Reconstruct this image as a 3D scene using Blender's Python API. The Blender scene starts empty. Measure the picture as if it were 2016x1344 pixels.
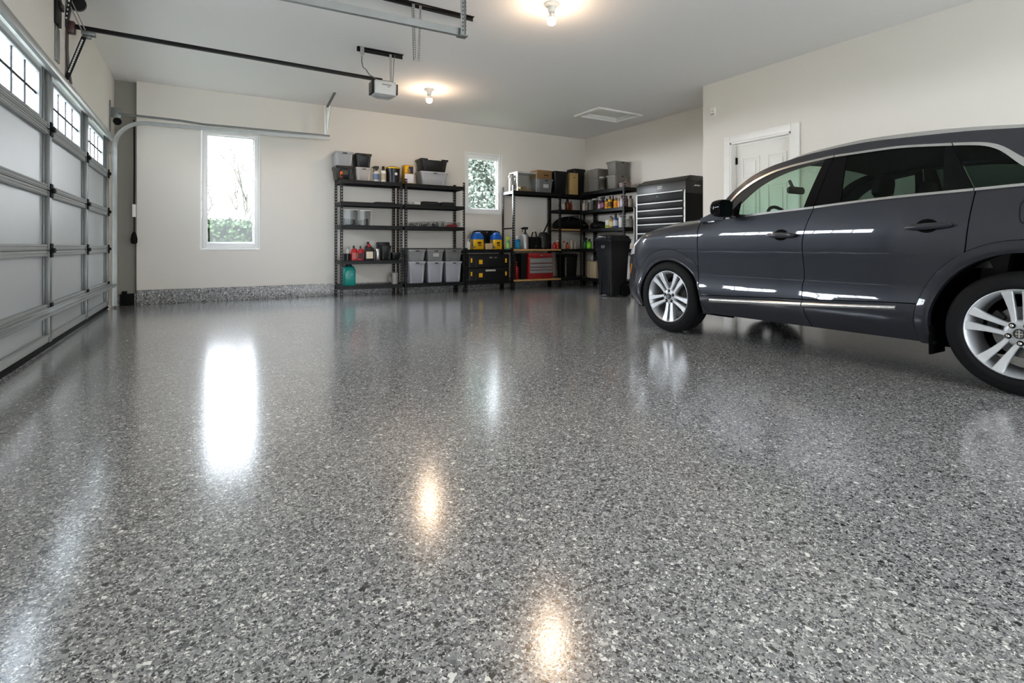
import bpy, bmesh, math, random
from mathutils import Vector, Matrix
random.seed(7)
SC = bpy.context.scene
COL = SC.collection
PI = math.pi

# ---------------------------------------------------------------- camera maths
F_PX, CX, HY, CAM_H, YAW = 1035.0, 1008.0, 485.0, 0.88, math.radians(30.4)
SY, CY = math.sin(YAW), math.cos(YAW)

def ray(px, py):
    r = (px-CX)/F_PX
    return (SY+r*CY, CY-r*SY, (HY-py)/F_PX)
def on_x(px, py, X):
    a = ray(px, py); t = X/a[0]; return Vector((X, a[1]*t, CAM_H+a[2]*t))
def on_y(px, py, Y):
    a = ray(px, py); t = Y/a[1]; return Vector((a[0]*t, Y, CAM_H+a[2]*t))
def on_z(px, py, Z):
    a = ray(px, py); t = (Z-CAM_H)/a[2]; return Vector((a[0]*t, a[1]*t, Z))

# ---------------------------------------------------------------- mesh builder
class MB:
    def __init__(self): self.v = []; self.f = []
    def add(self, vs, fs):
        b = len(self.v); self.v += [tuple(x) for x in vs]
        self.f += [tuple(i+b for i in q) for q in fs]; return self
    def box(self, x0, x1, y0, y1, z0, z1):
        return self.add([(x0,y0,z0),(x1,y0,z0),(x1,y1,z0),(x0,y1,z0),(x0,y0,z1),(x1,y0,z1),(x1,y1,z1),(x0,y1,z1)],
            [(0,3,2,1),(4,5,6,7),(0,1,5,4),(1,2,6,5),(2,3,7,6),(3,0,4,7)])
    def cbox(self, c, s): return self.box(c[0]-s[0]/2,c[0]+s[0]/2,c[1]-s[1]/2,c[1]+s[1]/2,c[2]-s[2]/2,c[2]+s[2]/2)
    def loop_stack(self, loops, cap0=True, cap1=True):
        n = len(loops[0]); vs = [p for l in loops for p in l]; fs = []
        for k in range(len(loops)-1):
            for i in range(n):
                j = (i+1) % n
                fs.append((k*n+i, k*n+j, (k+1)*n+j, (k+1)*n+i))
        if cap0: fs.append(tuple(reversed(range(n))))
        if cap1: fs.append(tuple((len(loops)-1)*n+i for i in range(n)))
        return self.add(vs, fs)
    def lathe(self, prof, c=(0,0,0), n=20, axis='z', cap0=True, cap1=True):
        loops = []
        for r, z in prof:
            l = []
            for i in range(n):
                a = 2*PI*i/n; p = (r*math.cos(a), r*math.sin(a), z)
                if axis == 'x': p = (z, p[0], p[1])
                elif axis == 'y': p = (p[1], z, p[0])
                l.append((c[0]+p[0], c[1]+p[1], c[2]+p[2]))
            loops.append(l)
        return self.loop_stack(loops, cap0, cap1)
    def tube(self, pts, r, n=8, caps=True, closed=False):
        pts = [Vector(p) for p in pts]; loops = []; m = len(pts)
        up0 = None
        for i, p in enumerate(pts):
            if closed: d = pts[(i+1) % m]-pts[i-1]
            else: d = pts[min(i+1, m-1)]-pts[max(i-1, 0)]
            d.normalize()
            if up0 is None:
                up0 = Vector((0,0,1)) if abs(d.z) < .9 else Vector((1,0,0))
            a = d.cross(up0)
            if a.length < 1e-5: a = d.cross(Vector((0,1,0)))
            a.normalize(); b = a.cross(d); b.normalize(); up0 = b
            rr = r[i] if isinstance(r, (list, tuple)) else r
            loops.append([tuple(p+a*rr*math.cos(2*PI*k/n)+b*rr*math.sin(2*PI*k/n)) for k in range(n)])
        if closed: loops.append(loops[0]); caps = False
        return self.loop_stack(loops, caps, caps)
    def bar(self, p0, p1, w, h, side=None):
        p0 = Vector(p0); p1 = Vector(p1); d = (p1-p0).normalized()
        s = Vector(side).normalized() if side else (d.cross(Vector((0,0,1))) if abs(d.z) < .95 else Vector((1,0,0)))
        s = (s-d*s.dot(d)).normalized(); u = s.cross(d)
        vs = []
        for p in (p0, p1):
            for a, b in ((-1,-1),(1,-1),(1,1),(-1,1)): vs.append(tuple(p+s*a*w/2+u*b*h/2))
        return self.add(vs, [(0,1,2,3),(7,6,5,4),(0,4,5,1),(1,5,6,2),(2,6,7,3),(3,7,4,0)])
    def taper(self, x0,x1,y0,y1,z0, X0,X1,Y0,Y1,z1, caps=True):
        return self.loop_stack([[(x0,y0,z0),(x1,y0,z0),(x1,y1,z0),(x0,y1,z0)],[(X0,Y0,z1),(X1,Y0,z1),(X1,Y1,z1),(X0,Y1,z1)]], caps, caps)
    def rrect_stack(self, levels, c=(0,0), n=4, cap0=True, cap1=True):
        """levels: (z, half x, half y, corner radius)"""
        loops = []
        for z, hx, hy, r in levels:
            r = max(.0005, min(r, hx*.99, hy*.99)); l = []
            for q, (sx, sy) in enumerate(((1,1),(-1,1),(-1,-1),(1,-1))):
                for k in range(n+1):
                    a = q*PI/2+k*PI/2/n
                    l.append((c[0]+sx*(hx-r)+r*math.cos(a), c[1]+sy*(hy-r)+r*math.sin(a), z))
            loops.append(l)
        return self.loop_stack(loops, cap0, cap1)
    def grid(self, P, nu, nv, flip=False):
        vs = [tuple(P(i/nu, j/nv)) for j in range(nv+1) for i in range(nu+1)]; fs = []
        for j in range(nv):
            for i in range(nu):
                a = j*(nu+1)+i; q = (a, a+1, a+nu+2, a+nu+1)
                fs.append(tuple(reversed(q)) if flip else q)
        return self.add(vs, fs)
    def slab(self, P, nu, nv, T):
        """closed thin solid: grid P and the same grid moved by T(point)"""
        g = [[Vector(P(i/nu, j/nv)) for i in range(nu+1)] for j in range(nv+1)]
        h = [[p+Vector(T(p)) if callable(T) else p+Vector(T) for p in row] for row in g]
        W = nu+1; N = W*(nv+1)
        vs = [tuple(p) for r_ in g for p in r_]+[tuple(p) for r_ in h for p in r_]; fs = []
        for j in range(nv):
            for i in range(nu):
                a = j*W+i; fs.append((a, a+1, a+W+1, a+W)); fs.append((N+a, N+a+W, N+a+W+1, N+a+1))
        for i in range(nu):
            fs.append((i, N+i, N+i+1, i+1)); b = nv*W+i; fs.append((b, b+1, N+b+1, N+b))
        for j in range(nv):
            a = j*W; fs.append((a, a+W, N+a+W, N+a)); a += nu; fs.append((a, N+a, N+a+W, a+W))
        return self.add(vs, fs)
    def prism(self, poly, T):
        n = len(poly); a = [Vector(p) for p in poly]; b = [p+Vector(T) for p in a]
        return self.loop_stack([[tuple(p) for p in a], [tuple(p) for p in b]])
    def build(self, name, mat, parent=None, smooth=True, bevel=0, seg=2, angle=40):
        me = bpy.data.meshes.new(name); me.from_pydata(self.v, [], self.f); me.update()
        bm = bmesh.new(); bm.from_mesh(me)
        bmesh.ops.recalc_face_normals(bm, faces=bm.faces)
        if bevel:
            es = [e for e in bm.edges if len(e.link_faces) == 2 and e.calc_face_angle(0) > math.radians(30)]
            bmesh.ops.bevel(bm, geom=es, offset=bevel, segments=seg, affect='EDGES', profile=.5, clamp_overlap=True)
        if smooth:
            for f in bm.faces: f.smooth = True
            for e in bm.edges:
                if len(e.link_faces) == 2: e.smooth = e.calc_face_angle(0) < math.radians(angle)
        bm.to_mesh(me); bm.free()
        me.materials.append(mat)
        o = bpy.data.objects.new(name, me); COL.objects.link(o)
        if parent: o.parent = parent
        return o

def tag(o, label=None, cat=None, group=None, kind=None):
    if label: o['label'] = label
    if cat: o['category'] = cat
    if group: o['group'] = group
    if kind: o['kind'] = kind
    return o
def thing(name, label, cat, loc=(0,0,0), rz=0, group=None):
    o = bpy.data.objects.new(name, None); COL.objects.link(o)
    o.location = loc; o.rotation_euler = (0,0,rz); o.empty_display_size = .1
    return tag(o, label, cat, group)
def kids(o): return [c for c in bpy.data.objects if c.parent == o]
def copy_tree(o, loc, label=None, rz=None, parent=None):
    c = o.copy(); COL.objects.link(c)
    if parent: c.parent = parent
    else:
        c.location = loc
        if label: c['label'] = label
        if rz is not None: c.rotation_euler = (0,0,rz)
    for ch in kids(o): copy_tree(ch, None, parent=c)
    return c
def struct(name, mb, mat, smooth=False, bevel=0, parent=None):
    o = mb.build(name, mat, parent, smooth, bevel)
    if not parent: o['kind'] = 'structure'
    return o

# ---------------------------------------------------------------- materials
def lin(c):
    if isinstance(c, str): c = tuple(int(c[i:i+2], 16)/255 for i in (0,2,4))
    return tuple((x/12.92 if x <= .04045 else ((x+.055)/1.055)**2.4) for x in c)
MATS = {}
def mat(name, col, rough=.5, metal=0, bump=0, bscale=200, coat=0, vary=.04, spec=.5, emit=0, coat_rough=.05):
    """procedural Principled material: a little noise in colour and roughness, optional bump"""
    if name in MATS: return MATS[name]
    m = bpy.data.materials.new(name); m.use_nodes = True; nt = m.node_tree; N = nt.nodes; L = nt.links
    b = N['Principled BSDF']; c = lin(col)
    tc = N.new('ShaderNodeTexCoord'); nz = N.new('ShaderNodeTexNoise'); nz.inputs['Scale'].default_value = 9; nz.inputs['Detail'].default_value = 4
    L.new(tc.outputs['Object'], nz.inputs['Vector'])
    mx = N.new('ShaderNodeMix'); mx.data_type = 'RGBA'
    mx.inputs['A'].default_value = (*[x*(1-vary) for x in c], 1); mx.inputs['B'].default_value = (*[min(1, x*(1+vary)) for x in c], 1)
    L.new(nz.outputs['Fac'], mx.inputs['Factor']); L.new(mx.outputs['Result'], b.inputs['Base Color'])
    b.inputs['Roughness'].default_value = rough; b.inputs['Metallic'].default_value = metal
    b.inputs['Specular IOR Level'].default_value = spec
    if coat: b.inputs['Coat Weight'].default_value = coat; b.inputs['Coat Roughness'].default_value = coat_rough
    if emit:
        b.inputs['Emission Color'].default_value = (*c, 1); b.inputs['Emission Strength'].default_value = emit
    if bump:
        n2 = N.new('ShaderNodeTexNoise'); n2.inputs['Scale'].default_value = bscale; n2.inputs['Detail'].default_value = 2
        L.new(tc.outputs['Object'], n2.inputs['Vector'])
        bp = N.new('ShaderNodeBump'); bp.inputs['Strength'].default_value = bump; bp.inputs['Distance'].default_value = .01
        L.new(n2.outputs['Fac'], bp.inputs['Height']); L.new(bp.outputs['Normal'], b.inputs['Normal'])
    MATS[name] = m; return m
def pane(name, tint, ior=1.35, rough=.0):
    """thin sheet of tinted glass: see-through, mirror-like by Fresnel"""
    if name in MATS: return MATS[name]
    m = bpy.data.materials.new(name); m.use_nodes = True; nt = m.node_tree; N = nt.nodes; L = nt.links
    N.remove(N['Principled BSDF']); out = N['Material Output']
    tr = N.new('ShaderNodeBsdfTransparent'); tr.inputs['Color'].default_value = (*tint, 1)
    gl = N.new('ShaderNodeBsdfGlossy'); gl.inputs['Roughness'].default_value = rough; gl.inputs['Color'].default_value = (.9,.95,.95,1)
    fr = N.new('ShaderNodeFresnel'); ge = N.new('ShaderNodeNewGeometry')      # same reflectance for both faces of the sheet
    ma = N.new('ShaderNodeMath'); ma.operation = 'MULTIPLY_ADD'; ma.inputs[1].default_value = -2; ma.inputs[2].default_value = 1
    pw = N.new('ShaderNodeMath'); pw.operation = 'POWER'; pw.inputs[0].default_value = ior
    L.new(ge.outputs['Backfacing'], ma.inputs[0]); L.new(ma.outputs[0], pw.inputs[1]); L.new(pw.outputs[0], fr.inputs['IOR'])
    mx = N.new('ShaderNodeMixShader')
    L.new(fr.outputs['Fac'], mx.inputs['Fac']); L.new(tr.outputs['BSDF'], mx.inputs[1]); L.new(gl.outputs['BSDF'], mx.inputs[2])
    L.new(mx.outputs['Shader'], out.inputs['Surface'])
    MATS[name] = m; return m
def flake_mat(name, scale, dark, rough, bumpk, coat=0):
    """epoxy coating full of vinyl chips: random cells in black, greys and white under a clear gloss"""
    m = bpy.data.materials.new(name); m.use_nodes = True; nt = m.node_tree; N = nt.nodes; L = nt.links
    b = N['Principled BSDF']; tc = N.new('ShaderNodeTexCoord')
    dn = N.new('ShaderNodeTexNoise'); dn.inputs['Scale'].default_value = scale*.9; dn.inputs['Detail'].default_value = 1
    L.new(tc.outputs['Object'], dn.inputs['Vector'])
    va = N.new('ShaderNodeMixRGB'); va.blend_type = 'LINEAR_LIGHT'; va.inputs['Fac'].default_value = .9/scale
    L.new(tc.outputs['Object'], va.inputs['Color1']); L.new(dn.outputs['Color'], va.inputs['Color2'])
    def cells(sc):
        v = N.new('ShaderNodeTexVoronoi'); v.inputs['Scale'].default_value = sc
        L.new(va.outputs['Color'], v.inputs['Vector'])
        s = N.new('ShaderNodeSeparateColor'); L.new(v.outputs['Color'], s.inputs['Color']); return s
    def ramp(src, stops):
        r = N.new('ShaderNodeValToRGB'); r.color_ramp.interpolation = 'CONSTANT'; e = r.color_ramp.elements
        e[0].position = 0; e[0].color = (*lin(stops[0][1]), 1); e[1].position = stops[1][0]; e[1].color = (*lin(stops[1][1]), 1)
        for p, c in stops[2:]:
            q = e.new(p); q.color = (*lin(c), 1)
        L.new(src, r.inputs['Fac']); return r
    s1 = cells(scale); s2 = cells(scale*1.9)
    st = [(0,'1a1a1c'),(.09,'3c3c3f'),(.19,'6a6b6d'),(.32,'8b8c8d'),(.56,'9b9b9b'),(.77,'b2b2b1'),(.89,'d2d1ce'),(.95,'f4f3ee')]
    r1 = ramp(s1.outputs['Red'], st); r2 = ramp(s2.outputs['Green'], st)
    mx = N.new('ShaderNodeMix'); mx.data_type = 'RGBA'
    g = N.new('ShaderNodeMath'); g.operation = 'GREATER_THAN'; g.inputs[1].default_value = .52; L.new(s2.outputs['Blue'], g.inputs[0])
    L.new(g.outputs[0], mx.inputs['Factor']); L.new(r1.outputs['Color'], mx.inputs['A']); L.new(r2.outputs['Color'], mx.inputs['B'])
    s3 = cells(scale*.7); r3 = ramp(s3.outputs['Green'], st)          # a sprinkling of larger chips
    g3 = N.new('ShaderNodeMath'); g3.operation = 'GREATER_THAN'; g3.inputs[1].default_value = .93; L.new(s3.outputs['Blue'], g3.inputs[0])
    m3 = N.new('ShaderNodeMix'); m3.data_type = 'RGBA'; L.new(g3.outputs[0], m3.inputs['Factor']); L.new(mx.outputs['Result'], m3.inputs['A']); L.new(r3.outputs['Color'], m3.inputs['B'])
    mx = m3
    mu = N.new('ShaderNodeMix'); mu.data_type = 'RGBA'; mu.blend_type = 'MULTIPLY'; mu.inputs['Factor'].default_value = 1
    mu.inputs['B'].default_value = (dark*1.01, dark, dark*.98, 1); L.new(mx.outputs['Result'], mu.inputs['A'])
    L.new(mu.outputs['Result'], b.inputs['Base Color'])
    b.inputs['Roughness'].default_value = rough; b.inputs['IOR'].default_value = 1.58
    n2 = N.new('ShaderNodeTexNoise'); n2.inputs['Scale'].default_value = scale*.8; n2.inputs['Detail'].default_value = 3
    L.new(tc.outputs['Object'], n2.inputs['Vector'])
    bp = N.new('ShaderNodeBump'); bp.inputs['Strength'].default_value = bumpk; bp.inputs['Distance'].default_value = .004
    L.new(n2.outputs['Fac'], bp.inputs['Height']); L.new(bp.outputs['Normal'], b.inputs['Normal'])
    if coat:
        b.inputs['Coat Weight'].default_value = coat; b.inputs['Coat Roughness'].default_value = rough*.9; b.inputs['Coat IOR'].default_value = 1.55; L.new(bp.outputs['Normal'], b.inputs['Coat Normal'])
    MATS[name] = m; return m

M_WALL = mat('wall paint', 'dbd6cd', .85, bump=.05, bscale=260, vary=.012)
M_WALL_DARK = mat('darker grey side return', '8b887f', .85, vary=.02)  # darker grey than the rest of the back wall
M_CEIL = mat('ceiling paint', 'edeae6', .9, bump=.05, bscale=200, vary=.012)
M_TRIM = mat('white trim paint', 'e8e6e0', .4)
M_WINFRAME = mat('white vinyl', 'eeeeec', .35)
M_DWFRAME = mat('garage window frame', '8b8e8f', .5, spec=.2)
M_ALU = mat('brushed aluminium', 'b4b4b2', .5, metal=.55)
M_FLOOR = flake_mat('flake floor', 125, .98, .17, .05, .8)
M_CURB = flake_mat('flake curb', 66, .9, .35, .3)
M_CONC = mat('concrete threshold', '8f8c86', .8, bump=.3, bscale=60)
M_BLACK = mat('black powder coat', '0b0b0b', .45, spec=.25)
M_BLACK2 = mat('black plastic', '0c0c0d', .4, spec=.3)
M_BLACKM = mat('matt black', '090909', .8, spec=.2)
M_STEEL = mat('galvanised steel', 'a4a6a4', .38, metal=.85, vary=.1)
M_STEELD = mat('dull steel', '7d7f7d', .45, metal=.7, vary=.1)
M_DOORSK = mat('garage door skin', 'b2b6b7', .33, bump=.12, bscale=420, vary=.03)
M_DOORST = mat('garage door stile', '6f7270', .42, metal=.45, vary=.06)
M_DOORRAIL = mat('garage door rail', '9ea19f', .7, metal=.0, spec=.25, vary=.06)
M_GLASS = pane('window glass', (.985,.99,.99))
M_FROST = pane('garage window glass', (.97,.98,.985))
M_CHROME = mat('chrome trim', 'cfcfcd', .22, metal=1, vary=.02)
M_BULB = None
SKY, EXPO, BULB, KELVIN, WEST = 8, 0.25, 230, 4500, 56
# ================================================================ THE ROOM
YB, XD, XA, XB, HC = 9.69, -1.15, 7.65, 6.70, 3.37      # back wall, door wall, right walls, ceiling
YBC = 5.55                                              # where the nearer right wall ends
YR = -3.2                                               # rear wall, behind the camera
m = MB(); m.box(XD-.3, XA+.3, YR-.3, YB+.5, -.12, 0); struct('floor', m, M_FLOOR)
W1 = (-.026, .79, .848, 2.767); W2 = (4.596, 5.412, 1.57, 2.783)
T = .16
# ceiling with the opening of the attic hatch
HX0, HX1, HY0, HY1 = 6.15, 7.06, 7.38, 7.94
m = MB()
m.box(XD-.3, HX0, YR-.3, YB+.3, HC, HC+.12); m.box(HX1, XA+.3, YR-.3, YB+.3, HC, HC+.12)
m.box(HX0, HX1, YR-.3, HY0, HC, HC+.12); m.box(HX0, HX1, HY1, YB+.3, HC, HC+.12)
struct('ceiling', m, M_CEIL)
# back wall with two window openings; a narrow deeper side return at its left end
XS = -.87
m = MB()
m.box(XS, W1[0], YB, YB+T, 0, HC); m.box(W1[1], W2[0], YB, YB+T, 0, HC); m.box(W2[1], XA+.2, YB, YB+T, 0, HC)
for w in (W1, W2):
    m.box(w[0], w[1], YB, YB+T, 0, w[2]); m.box(w[0], w[1], YB, YB+T, w[3], HC)
struct('wall_back', m, M_WALL)
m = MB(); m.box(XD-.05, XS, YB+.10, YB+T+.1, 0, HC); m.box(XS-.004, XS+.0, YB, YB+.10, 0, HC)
struct('wall_return', m, M_WALL_DARK)
# right walls
m = MB(); m.box(XA, XA+.15, YBC-.15, YB, 0, HC); struct('wall_right_far', m, M_WALL)
DY0, DY1, DZ = 4.123, 5.055, 2.40
xb = lambda y: XB+.035*(YBC-y)/3.4
m = MB()
def wallb(y0, y1, z0, z1):
    m.add([(xb(y0),y0,z0),(xb(y0)+.15,y0,z0),(xb(y1)+.15,y1,z0),(xb(y1),y1,z0),(xb(y0),y0,z1),(xb(y0)+.15,y0,z1),(xb(y1)+.15,y1,z1),(xb(y1),y1,z1)],
          [(0,3,2,1),(4,5,6,7),(0,1,5,4),(1,2,6,5),(2,3,7,6),(3,0,4,7)])
wallb(YR, DY0, 0, HC); wallb(DY1, YBC, 0, HC); wallb(DY0, DY1, DZ, HC)
struct('wall_right_near', m, M_WALL)
m = MB(); m.box(XB+.15, XA, YBC-.15, YBC, 0, HC); struct('wall_right_step', m, M_WALL)
# left wall with the garage door opening
GY0, GY1, GZ = 4.18, 9.26, 2.44
m = MB()
for y0, y1, z0, z1 in ((YR,GY0,0,HC),(GY1,YB+.2,0,HC),(GY0,GY1,GZ,HC)):
    m.box(XD-.07, XD, y0, y1, z0, z1)
struct('wall_left', m, M_WALL)
# rear wall behind the camera; its wide opening is added to let daylight in
RX0, RX1, RZ = .2, 5.8, 2.3
m = MB(); m.box(XD-.16, RX0, YR-.15, YR, 0, HC); m.box(RX1, XB+.4, YR-.15, YR, 0, HC); m.box(RX0, RX1, YR-.15, YR, RZ, HC)
struct('wall_rear', m, M_WALL)
# flake covered curb along the walls
def curb(name, x0, x1, y0, y1, h=.21):
    m = MB(); m.box(x0, x1, y0, y1, 0, h); return struct(name, m, M_CURB, True, .006)
curb('baseboard_back', XS, XA-.02, YB-.025, YB-.001, .222)
curb('baseboard_return', XD+.02, XS-.01, YB+.06, YB+.098, .17)
curb('baseboard_right_far', XA-.025, XA-.001, YBC+.02, YB-.03)
curb('baseboard_right_near', XB-.028, XB-.002, DY1+.12, YBC)
# small conduit block on the curb in the corner
m = MB(); m.box(-1.07,-.9, YB-.03, YB+.06, .0, .17); m.box(-1.05,-.99,YB-.02,YB+.05,.17,.21)
o = m.build('junction_box', M_BLACKM, None, True, .005); tag(o, 'small dark box on the floor in the left back corner', 'box')

# ---------------- windows
def window(name, w, dy=.07):
    x0, x1, z0, z1 = w; fr = .062
    m = MB(); y0, y1 = YB+.015, YB+.10
    e = .001
    m.box(x0+e, x0+fr, y0, y1, z0+e, z1-e); m.box(x1-fr, x1-e, y0, y1, z0+e, z1-e)
    m.box(x0+fr, x1-fr, y0, y1, z0+e, z0+fr+.02); m.box(x0+fr, x1-fr, y0, y1, z1-fr-.025, z1-e)
    o = struct(name, m, M_WINFRAME, True, .004)
    m = MB(); s = .022; a = fr
    X0, X1, Z0, Z1 = x0+a, x1-a, z0+a+.02, z1-a-.025
    y0, y1 = YB+.045, YB+.085
    m.box(X0, X0+s, y0, y1, Z0, Z1); m.box(X1-s, X1, y0, y1, Z0, Z1); m.box(X0+s, X1-s, y0, y1, Z0, Z0+s); m.box(X0+s, X1-s, y0, y1, Z1-s, Z1)
    m.build('sash', M_WINFRAME, o, True, .004)
    m = MB(); m.box(X0+s, X1-s, YB+.062, YB+.066, Z0+s, Z1-s); m.build('glass', M_GLASS, o, False)
    # thin white returns lining the opening
    m = MB(); t = .008
    m.box(x0-.02, x0-.0005, YB-.006, YB-.0005, z0-.02, z1+.02); m.box(x1+.0005, x1+.02, YB-.006, YB-.0005, z0-.02, z1+.02)
    m.box(x0-.0005, x1+.0005, YB-.006, YB-.0005, z1+.0005, z1+.02); m.box(x0-.0005, x1+.0005, YB-.01, YB-.0005, z0-.022, z0-.0005)
    m.build('casing', M_WINFRAME, o, False)
    return o
window('window_1', W1); window('window_2', W2)
m = MB(); m.cbox(((W2[0]+W2[1])/2-.06, YB+.035, W2[2]+.075), (.05,.02,.014)); m.build('latch', M_STEEL, bpy.data.objects['window_2'], True, .003)

# ---------------- door to the house
d = bpy.data.objects.new('door_1', None); COL.objects.link(d); d['kind'] = 'structure'
m = MB(); x = XB+.10
m.box(x, x+.035, DY0+.025, DY1-.025, .01, DZ-.03)
def rp(y0, y1, z0, z1):
    m.loop_stack([[(x-.0, y0, z0),(x, y1, z0),(x, y1, z1),(x, y0, z1)],[(x+.006, y0+.02, z0+.02),(x+.006, y1-.02, z0+.02),(x+.006, y1-.02, z1-.02),(x+.006, y0+.02, z1-.02)]], False, False)
slab = m.build('door_leaf', M_TRIM, d, True, .003)
m = MB()
ym = (DY0+DY1)/2
for s in (-1, 1):
    for z0, z1 in ((.25,.95),(1.10,1.75),(1.87,2.17)):
        a, b = (ym+s*.06, ym+s*.345) if s > 0 else (ym-.345, ym-.06)
        # raised field framed by a moulding
        for (p, q, r_, t_) in ((a,a+.022,z0,z1),(b-.022,b,z0,z1),(a+.022,b-.022,z0,z0+.022),(a+.022,b-.022,z1-.022,z1)):
            m.box(x-.012, x-.0005, p, q, r_, t_)
        m.box(x-.010, x-.0005, a+.06, b-.06, z0+.06, z1-.06)
m.build('panel_moulding', M_TRIM, d, True, .004)
m = MB()
m.box(XB-.012, XB+.14, DY0-.001, DY0+.022, 0, DZ); m.box(XB-.012, XB+.14, DY1-.022, DY1+.001, 0, DZ); m.box(XB-.012, XB+.14, DY0, DY1, DZ-.025, DZ)
m.build('door_jamb', M_TRIM, d, False)
m = MB(); c = .10
m.box(XB-.022, XB+.012, DY0-c-.012, DY0, 0, DZ+c); m.box(XB-.022, XB+.0, DY1, DY1+c, 0, DZ+c); m.box(XB-.022, XB+.01, DY0, DY1, DZ, DZ+c)
m.build('door_casing', M_TRIM, d, True, .006)
for z in (2.14, 1.2, .3):
    m = MB(); m.lathe([(.009,-.05),(.009,.05)], (XB+.088, DY1-.03, z), 10); m.box(XB+.086, XB+.098, DY1-.05, DY1-.0225, z-.045, z+.045)
    m.build('hinge', M_BLACKM, d)
m = MB(); m.lathe([(.02,0),(.03,-.02),(.032,-.045),(.022,-.06)], (x-.001, DY0+.09, 1.0), 16, 'x'); m.build('door_knob', M_STEEL, d)

# small wall box on the near right wall
p = on_x(1405, 220, xb(5.3)); 
o = thing('wall_sensor', 'small white plastic box high on the right wall', 'sensor', (xb(p.y), p.y, p.z))
m = MB(); m.box(-.03, -.001, -.045, .045, -.06, .06); m.build('housing', M_TRIM, o, True, .006)
m = MB(); m.lathe([(.008,-.034),(.009,-.03)], (0,0,.0), 10, 'x'); m.build('button', M_STEELD, o)
m = MB(); m.box(-.0305,-.0302,-.035,.035,-.05,-.035); m.build('grille', M_STEELD, o, False)

# ---------------- attic hatch in the ceiling
h = bpy.data.objects.new('trim_1', None); COL.objects.link(h); h['kind'] = 'structure'
m = MB(); q = .085; z0 = HC-.034
m.box(HX0-q, HX0, HY0-q, HY1+q, z0, HC-.0005); m.box(HX1, HX1+q, HY0-q, HY1+q, z0, HC-.0005)
m.box(HX0, HX1, HY0-q, HY0, z0, HC-.0005); m.box(HX0, HX1, HY1, HY1+q, z0, HC-.0005)
m.build('hatch_casing', M_TRIM, h, True, .006)
m = MB(); e = .0015
m.box(HX0+e, HX0+.012, HY0+e, HY1-e, HC+.001, HC+.085); m.box(HX1-.012, HX1-e, HY0+e, HY1-e, HC+.001, HC+.085)
m.box(HX0+.012, HX1-.012, HY0+e, HY0+.012, HC+.001, HC+.085); m.box(HX0+.012, HX1-.012, HY1-.012, HY1-e, HC+.001, HC+.085)
m.build('hatch_lining', M_TRIM, h, False)
m = MB(); m.box(HX0+.013, HX1-.013, HY0+.013, HY1-.013, HC+.05, HC+.08)
m.build('hatch_lid', M_TRIM, h, False)

# ================================================================ SECTIONAL GARAGE DOOR
g = thing('garage_door', 'closed sectional garage door with a row of small paned windows along its top', 'garage door', (XD, 0, 0))
ST = [4.22, 6.0, 7.68, 9.22]               # stile centres
JZ = [.045, .33, .845, 1.365, 1.90, 2.43]  # section joints
WZ0, WZ1 = 1.965, 2.345
xs0 = -.045                                # panel skin sits back from the stiles (local x)
spans = [(ST[i]+.035, ST[i+1]-.035) for i in range(3)]
# lowest to topmost sections: skin with window openings in the top one
for k in range(5):
    m = MB()
    z0, z1 = JZ[k], JZ[k+1]
    if k < 4: m.box(xs0-.02, xs0, GY0+.005, GY1-.005, z0, z1-.0004); m.box(xs0-.018, xs0-.002, GY0+.006, GY1-.006, z1-.02, z1-.0002)
    else:
        ys = [GY0+.005]
        for a, b in spans: ys += [a+.19, b-.19]
        ys.append(GY1-.005)
        for i in range(0, len(ys), 2): m.box(xs0-.02, xs0, ys[i], ys[i+1], z0, z1)
        for i in range(1, len(ys)-1, 2):
            m.box(xs0-.02, xs0, ys[i], ys[i+1], z0, WZ0); m.box(xs0-.02, xs0, ys[i], ys[i+1], WZ1, z1)
    m.build('door_section', M_DOORSK, g, False)
for i, y in enumerate(ST):
    m = MB(); hw = .04 if 0 < i < 3 else .035
    for k in range(5):
        m.box(xs0+.0005, .0, y-hw, y+hw, JZ[k]+.004, JZ[k+1]-.004)
        m.box(xs0+.0005, -.03, y-hw-.03, y-hw, JZ[k]+.004, JZ[k+1]-.004); m.box(xs0+.0005, -.03, y+hw, y+hw+.03, JZ[k]+.004, JZ[k+1]-.004)
    m.build('stile', M_DOORST, g, True, .003)
# rails along every joint, with a ridged double profile
for k, z in enumerate(JZ[1:5]):
    for a, b in spans:
        m = MB(); e = .031
        m.box(xs0+.0005, -.012, a+e, b-e, z-.052, z-.003); m.box(xs0+.0005, -.012, a+e, b-e, z+.003, z+.052)
        for dz in (-.04, -.018, .018, .04): m.box(-.012, -.006, a+e, b-e, z+dz-.005, z+dz+.005)
        m.build('joint_rail', M_DOORRAIL, g, True, .002)
    # dark joint line and hinges
    for y in ST:
        m = MB(); sy = .045
        m.box(.001, .010, y-sy, y+sy, z-.06, z-.012); m.box(.001, .010, y-sy, y+sy, z+.012, z+.06)
        m.lathe([(.013,-sy-.012),(.013,sy+.012)], (.016, y, z), 10, 'y'); m.box(.001,.03, y-.028, y+.028, z-.02, z+.02)
        m.build('hinge', M_BLACKM, g, True, .002)
m = MB(); m.box(xs0+.0005, -.01, GY0+.01, GY1-.01, .05, .115); m.box(-.01, -.004, GY0+.01, GY1-.01, .10, .112); m.build('bottom_rail', M_DOORRAIL, g, True, .003)
m = MB(); m.box(-.06, .0, GY0+.01, GY1-.01, .004, .045); m.build('bottom_seal', M_BLACKM, g, True, .01)
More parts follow.
